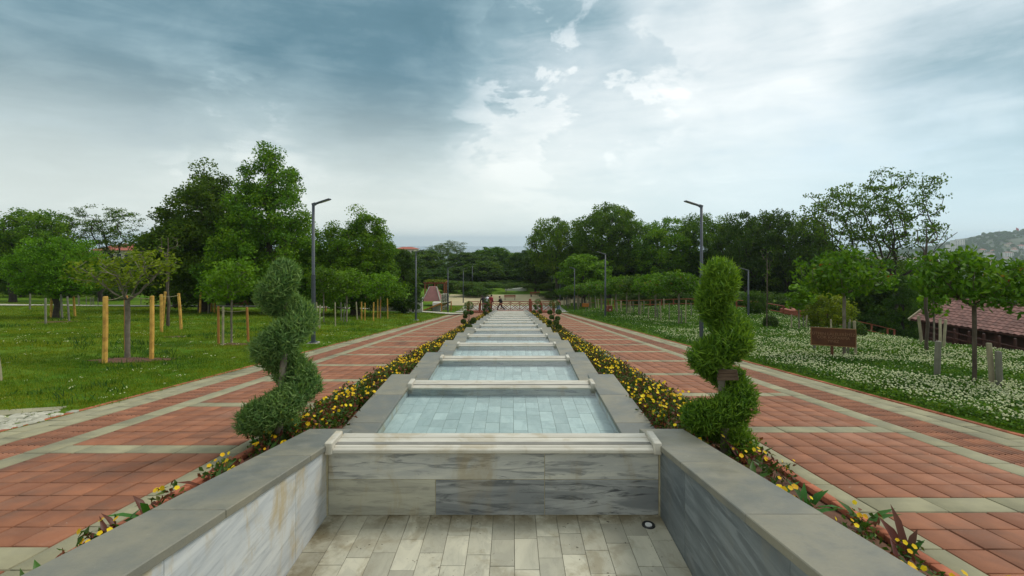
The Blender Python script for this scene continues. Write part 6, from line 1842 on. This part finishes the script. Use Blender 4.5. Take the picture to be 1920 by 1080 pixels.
# ------------------------------------------------------------------ far hillside town
def far_town():
    r = random.Random(5)
    house_m = {}
    def house_meshes(w, dp, h, wall, roofm):
        k = (w, dp, h, wall, roofm)
        if k not in house_m:
            a = MB().box(-w / 2, w / 2, -dp / 2, dp / 2, -6, h).mesh('wall', M[wall])
            b_ = MB().add([(-w / 2 - .4, -dp / 2 - .4, h + .01), (w / 2 + .4, -dp / 2 - .4, h + .01), (w / 2 + .4, dp / 2 + .4, h + .01), (-w / 2 - .4, dp / 2 + .4, h + .01), (-w * .2, 0, h + 2), (w * .2, 0, h + 2)],
                          [(3, 2, 1, 0), (0, 1, 5, 4), (1, 2, 5), (2, 3, 4, 5), (3, 0, 4)]).mesh('roof', M[roofm])
            c = MB()
            for f in range(int(h / 3)):
                for q in range(int(w / 3.2)):
                    x = -w / 2 + (q + .5) * w / int(w / 3.2); c.box(x - .7, x + .7, -dp / 2 - .05, -dp / 2 - .005, 1 + f * 3, 2.5 + f * 3)
            house_m[k] = (a, b_, c.mesh('windows', M['window']))
        return house_m[k]
    kinds = [(9, 8, 6, 'white_wall', 'roof_red'), (11, 9, 9, 'cream_wall', 'roof_red'), (8, 8, 6, 'cream_wall', 'roof_tile'), (14, 10, 12, 'white_wall', 'roof_tile'), (10, 9, 9, 'white_wall', 'roof_red')]
    n = 0
    while n < 150:
        x, y = r.uniform(880, 1750), r.uniform(930, 1220)
        z = float(hill_z(np.array(x), np.array(y)))
        if z < -52 or (x > 1000 and z > np.interp(x, [1000, 1310, 1750], [-42, 14, 44])): continue
        k = r.choice(kinds); a, b_, c = house_meshes(*k)
        wd = 'white' if k[3] == 'white_wall' else 'cream'; rd = 'red' if k[4] == 'roof_red' else 'brown'
        o = empty('hillside_house', (x, y, z), r.uniform(-0.6, 0.6), '%s house with %s roof among many on the far hillside' % (wd, rd), 'house', '%s houses with %s roofs on the far hillside' % (wd, rd))
        link('wall', a, o); link('roof', b_, o); link('windows', c, o)
        n += 1
    def block(u, v, d, w, h, label):
        x = (u - 961) / 880 * d; z = zof(v, d)
        o = empty('apartment_block', (x, d, z - 14), 0, label, 'building')
        MB().box(-w / 2, w / 2, 0, 14, 0, 14).build('wall', M['white_wall'], o)
        MB().box(-w / 2 - .3, w / 2 + .3, -.3, 14.3, 14.01, 14.6).build('roof', M['concrete'], o)
        for f in range(4):
            for q in range(int(w / 4)):
                xx = -w / 2 + (q + .5) * w / int(w / 4)
                MB().box(xx - .9, xx + .9, -.06, -.005, 1.2 + f * 3.3, 2.9 + f * 3.3).build('window', M['window'], o)
    block(1796, 451, 1150, 9, 14, 'pale apartment block on the shoulder of the far hill'); block(1806, 449, 1155, 11, 14, 'taller pale apartment block beside the first on the hill')
    block(1790, 459, 1120, 16, 14, 'long pale terrace below the apartment blocks')
    # minarets
    for (u, vt, vb, d, lb) in ((1762, 462, 486, 900, 'white minaret in front of the far hillside'), (1706, 476, 494, 900, 'white minaret with pointed cap seen beside the forked trunk')):
        x = (u - 961) / 880 * d; zb, zt = zof(vb, d), zof(vt, d); h = zt - zb
        o = empty('minaret', (x, d, zb - 12), 0, lb, 'minaret')
        MB().tube([(0, 0, 0), (0, 0, 12 + h * .72)], [1.1, .95], 10).build('shaft', M['white_wall'], o)
        MB().tube([(0, 0, 12 + h * .6), (0, 0, 12 + h * .64)], [1.6, 1.7], 10).build('balcony', M['white_wall'], o)
        MB().tube([(0, 0, 12 + h * .72), (0, 0, 12 + h)], [1.0, .05], 10).build('cap', M['grey_render'], o)
    x = (1875 - 961) / 880 * 1230; z = float(hill_z(np.array(x), np.array(1230.)))
    o = empty('radio_mast', (x, 1230, z), 0, 'thin radio mast on top of the far hill', 'mast')
    MB().tube([(0, 0, -1), (0, 0, 14)], [.9, .3], 6).build('mast', M['grey_render'], o)
    for zz in (5, 9): MB().box(-1.2, 1.2, -.3, .3, zz, zz + .5).build('antenna', M['grey_render'], o)
    x = (1906 - 961) / 880 * 1230; z = float(hill_z(np.array(x), np.array(1230.)))
    o = empty('flagpole', (x, 1230, z), 0, 'tall flagpole with red flag on top of the far hill', 'flagpole')
    MB().tube([(0, 0, -1), (0, 0, 18)], [.35, .2], 6).build('pole', M['white_wall'], o)
    fl = MB()
    for k in range(5):
        x0_, x1_ = k * 1.5, (k + 1) * 1.5; s0, s1 = math.sin(k * 1.1) * .4, math.sin((k + 1) * 1.1) * .4; d0, d1 = -.8 * k, -.8 * (k + 1)
        fl.add([(x0_, s0, 12.5 + d0), (x1_, s1, 12.5 + d1), (x1_, s1, 18 + d1), (x0_, s0, 18 + d0), (x0_, s0 + .08, 12.5 + d0), (x1_, s1 + .08, 12.5 + d1), (x1_, s1 + .08, 18 + d1), (x0_, s0 + .08, 18 + d0)],
               [(0, 1, 2, 3), (7, 6, 5, 4), (0, 4, 5, 1), (2, 6, 7, 3)])
    fo = fl.build('flag', M['red_flag'], o)
    # woods on the far hill and in the valley between
    blob = [src('far_crown', AR['far'].crown)]
    m = bpy.data.meshes.new('crown'); 
    pts, sc = [], []
    for _ in range(2600):
        x, y = r.uniform(850, 1900), r.uniform(900, 1330); z = float(hill_z(np.array(x), np.array(y)))
        if z < -60: continue
        pts.append((x, y, z - 3)); sc.append(r.uniform(0.7, 1.3))
    scatter('hill_woods', np.array(pts), sc, blob, 'woods scattered over the far hillside', 'woodland')
    pts, sc = [], []
    for _ in range(3600):
        t = r.uniform(0, 1) ** 1.6; y = 46 + t * 560; x = y * r.uniform(0.62, 2.3)
        if y < 110 and x / y < 0.80 and x < 40: continue
        pts.append((x, y, float(T(x, y)) - 1.0)); sc.append(r.uniform(0.55, 1.1))
    scatter('valley_woods', np.array(pts), sc, blob, 'dark woods filling the valley behind the hut', 'woodland')
    pts, sc = [], []
    for _ in range(1700):
        y = 165 + r.uniform(0, 1) ** 1.5 * 420; x = y * r.uniform(-2.2, 0.62)
        pts.append((x, y, float(T(x, y)) - 1.5)); sc.append(r.uniform(0.6, 1.0))
    scatter('coastal_woods', np.array(pts), sc, blob, 'woods falling away towards the sea', 'woodland')
far_town()

# ------------------------------------------------------------------ air
hm = bpy.data.materials.new('haze_air'); hm.use_nodes = True
g = NT(hm.node_tree); g.n.clear()
ho = g.node('ShaderNodeOutputMaterial'); pv = g.node('ShaderNodeVolumePrincipled', {'Color': (0.80, 0.90, 0.97, 1), 'Density': 0.00018, 'Anisotropy': 0.6})
g.l.new(pv.outputs[0], ho.inputs['Volume'])
hz = MB().box(-9500, 9500, -60, 9500, -74, 105).build('haze', hm); tag(hz, 'thin pale haze in the air', 'haze', kind='stuff')
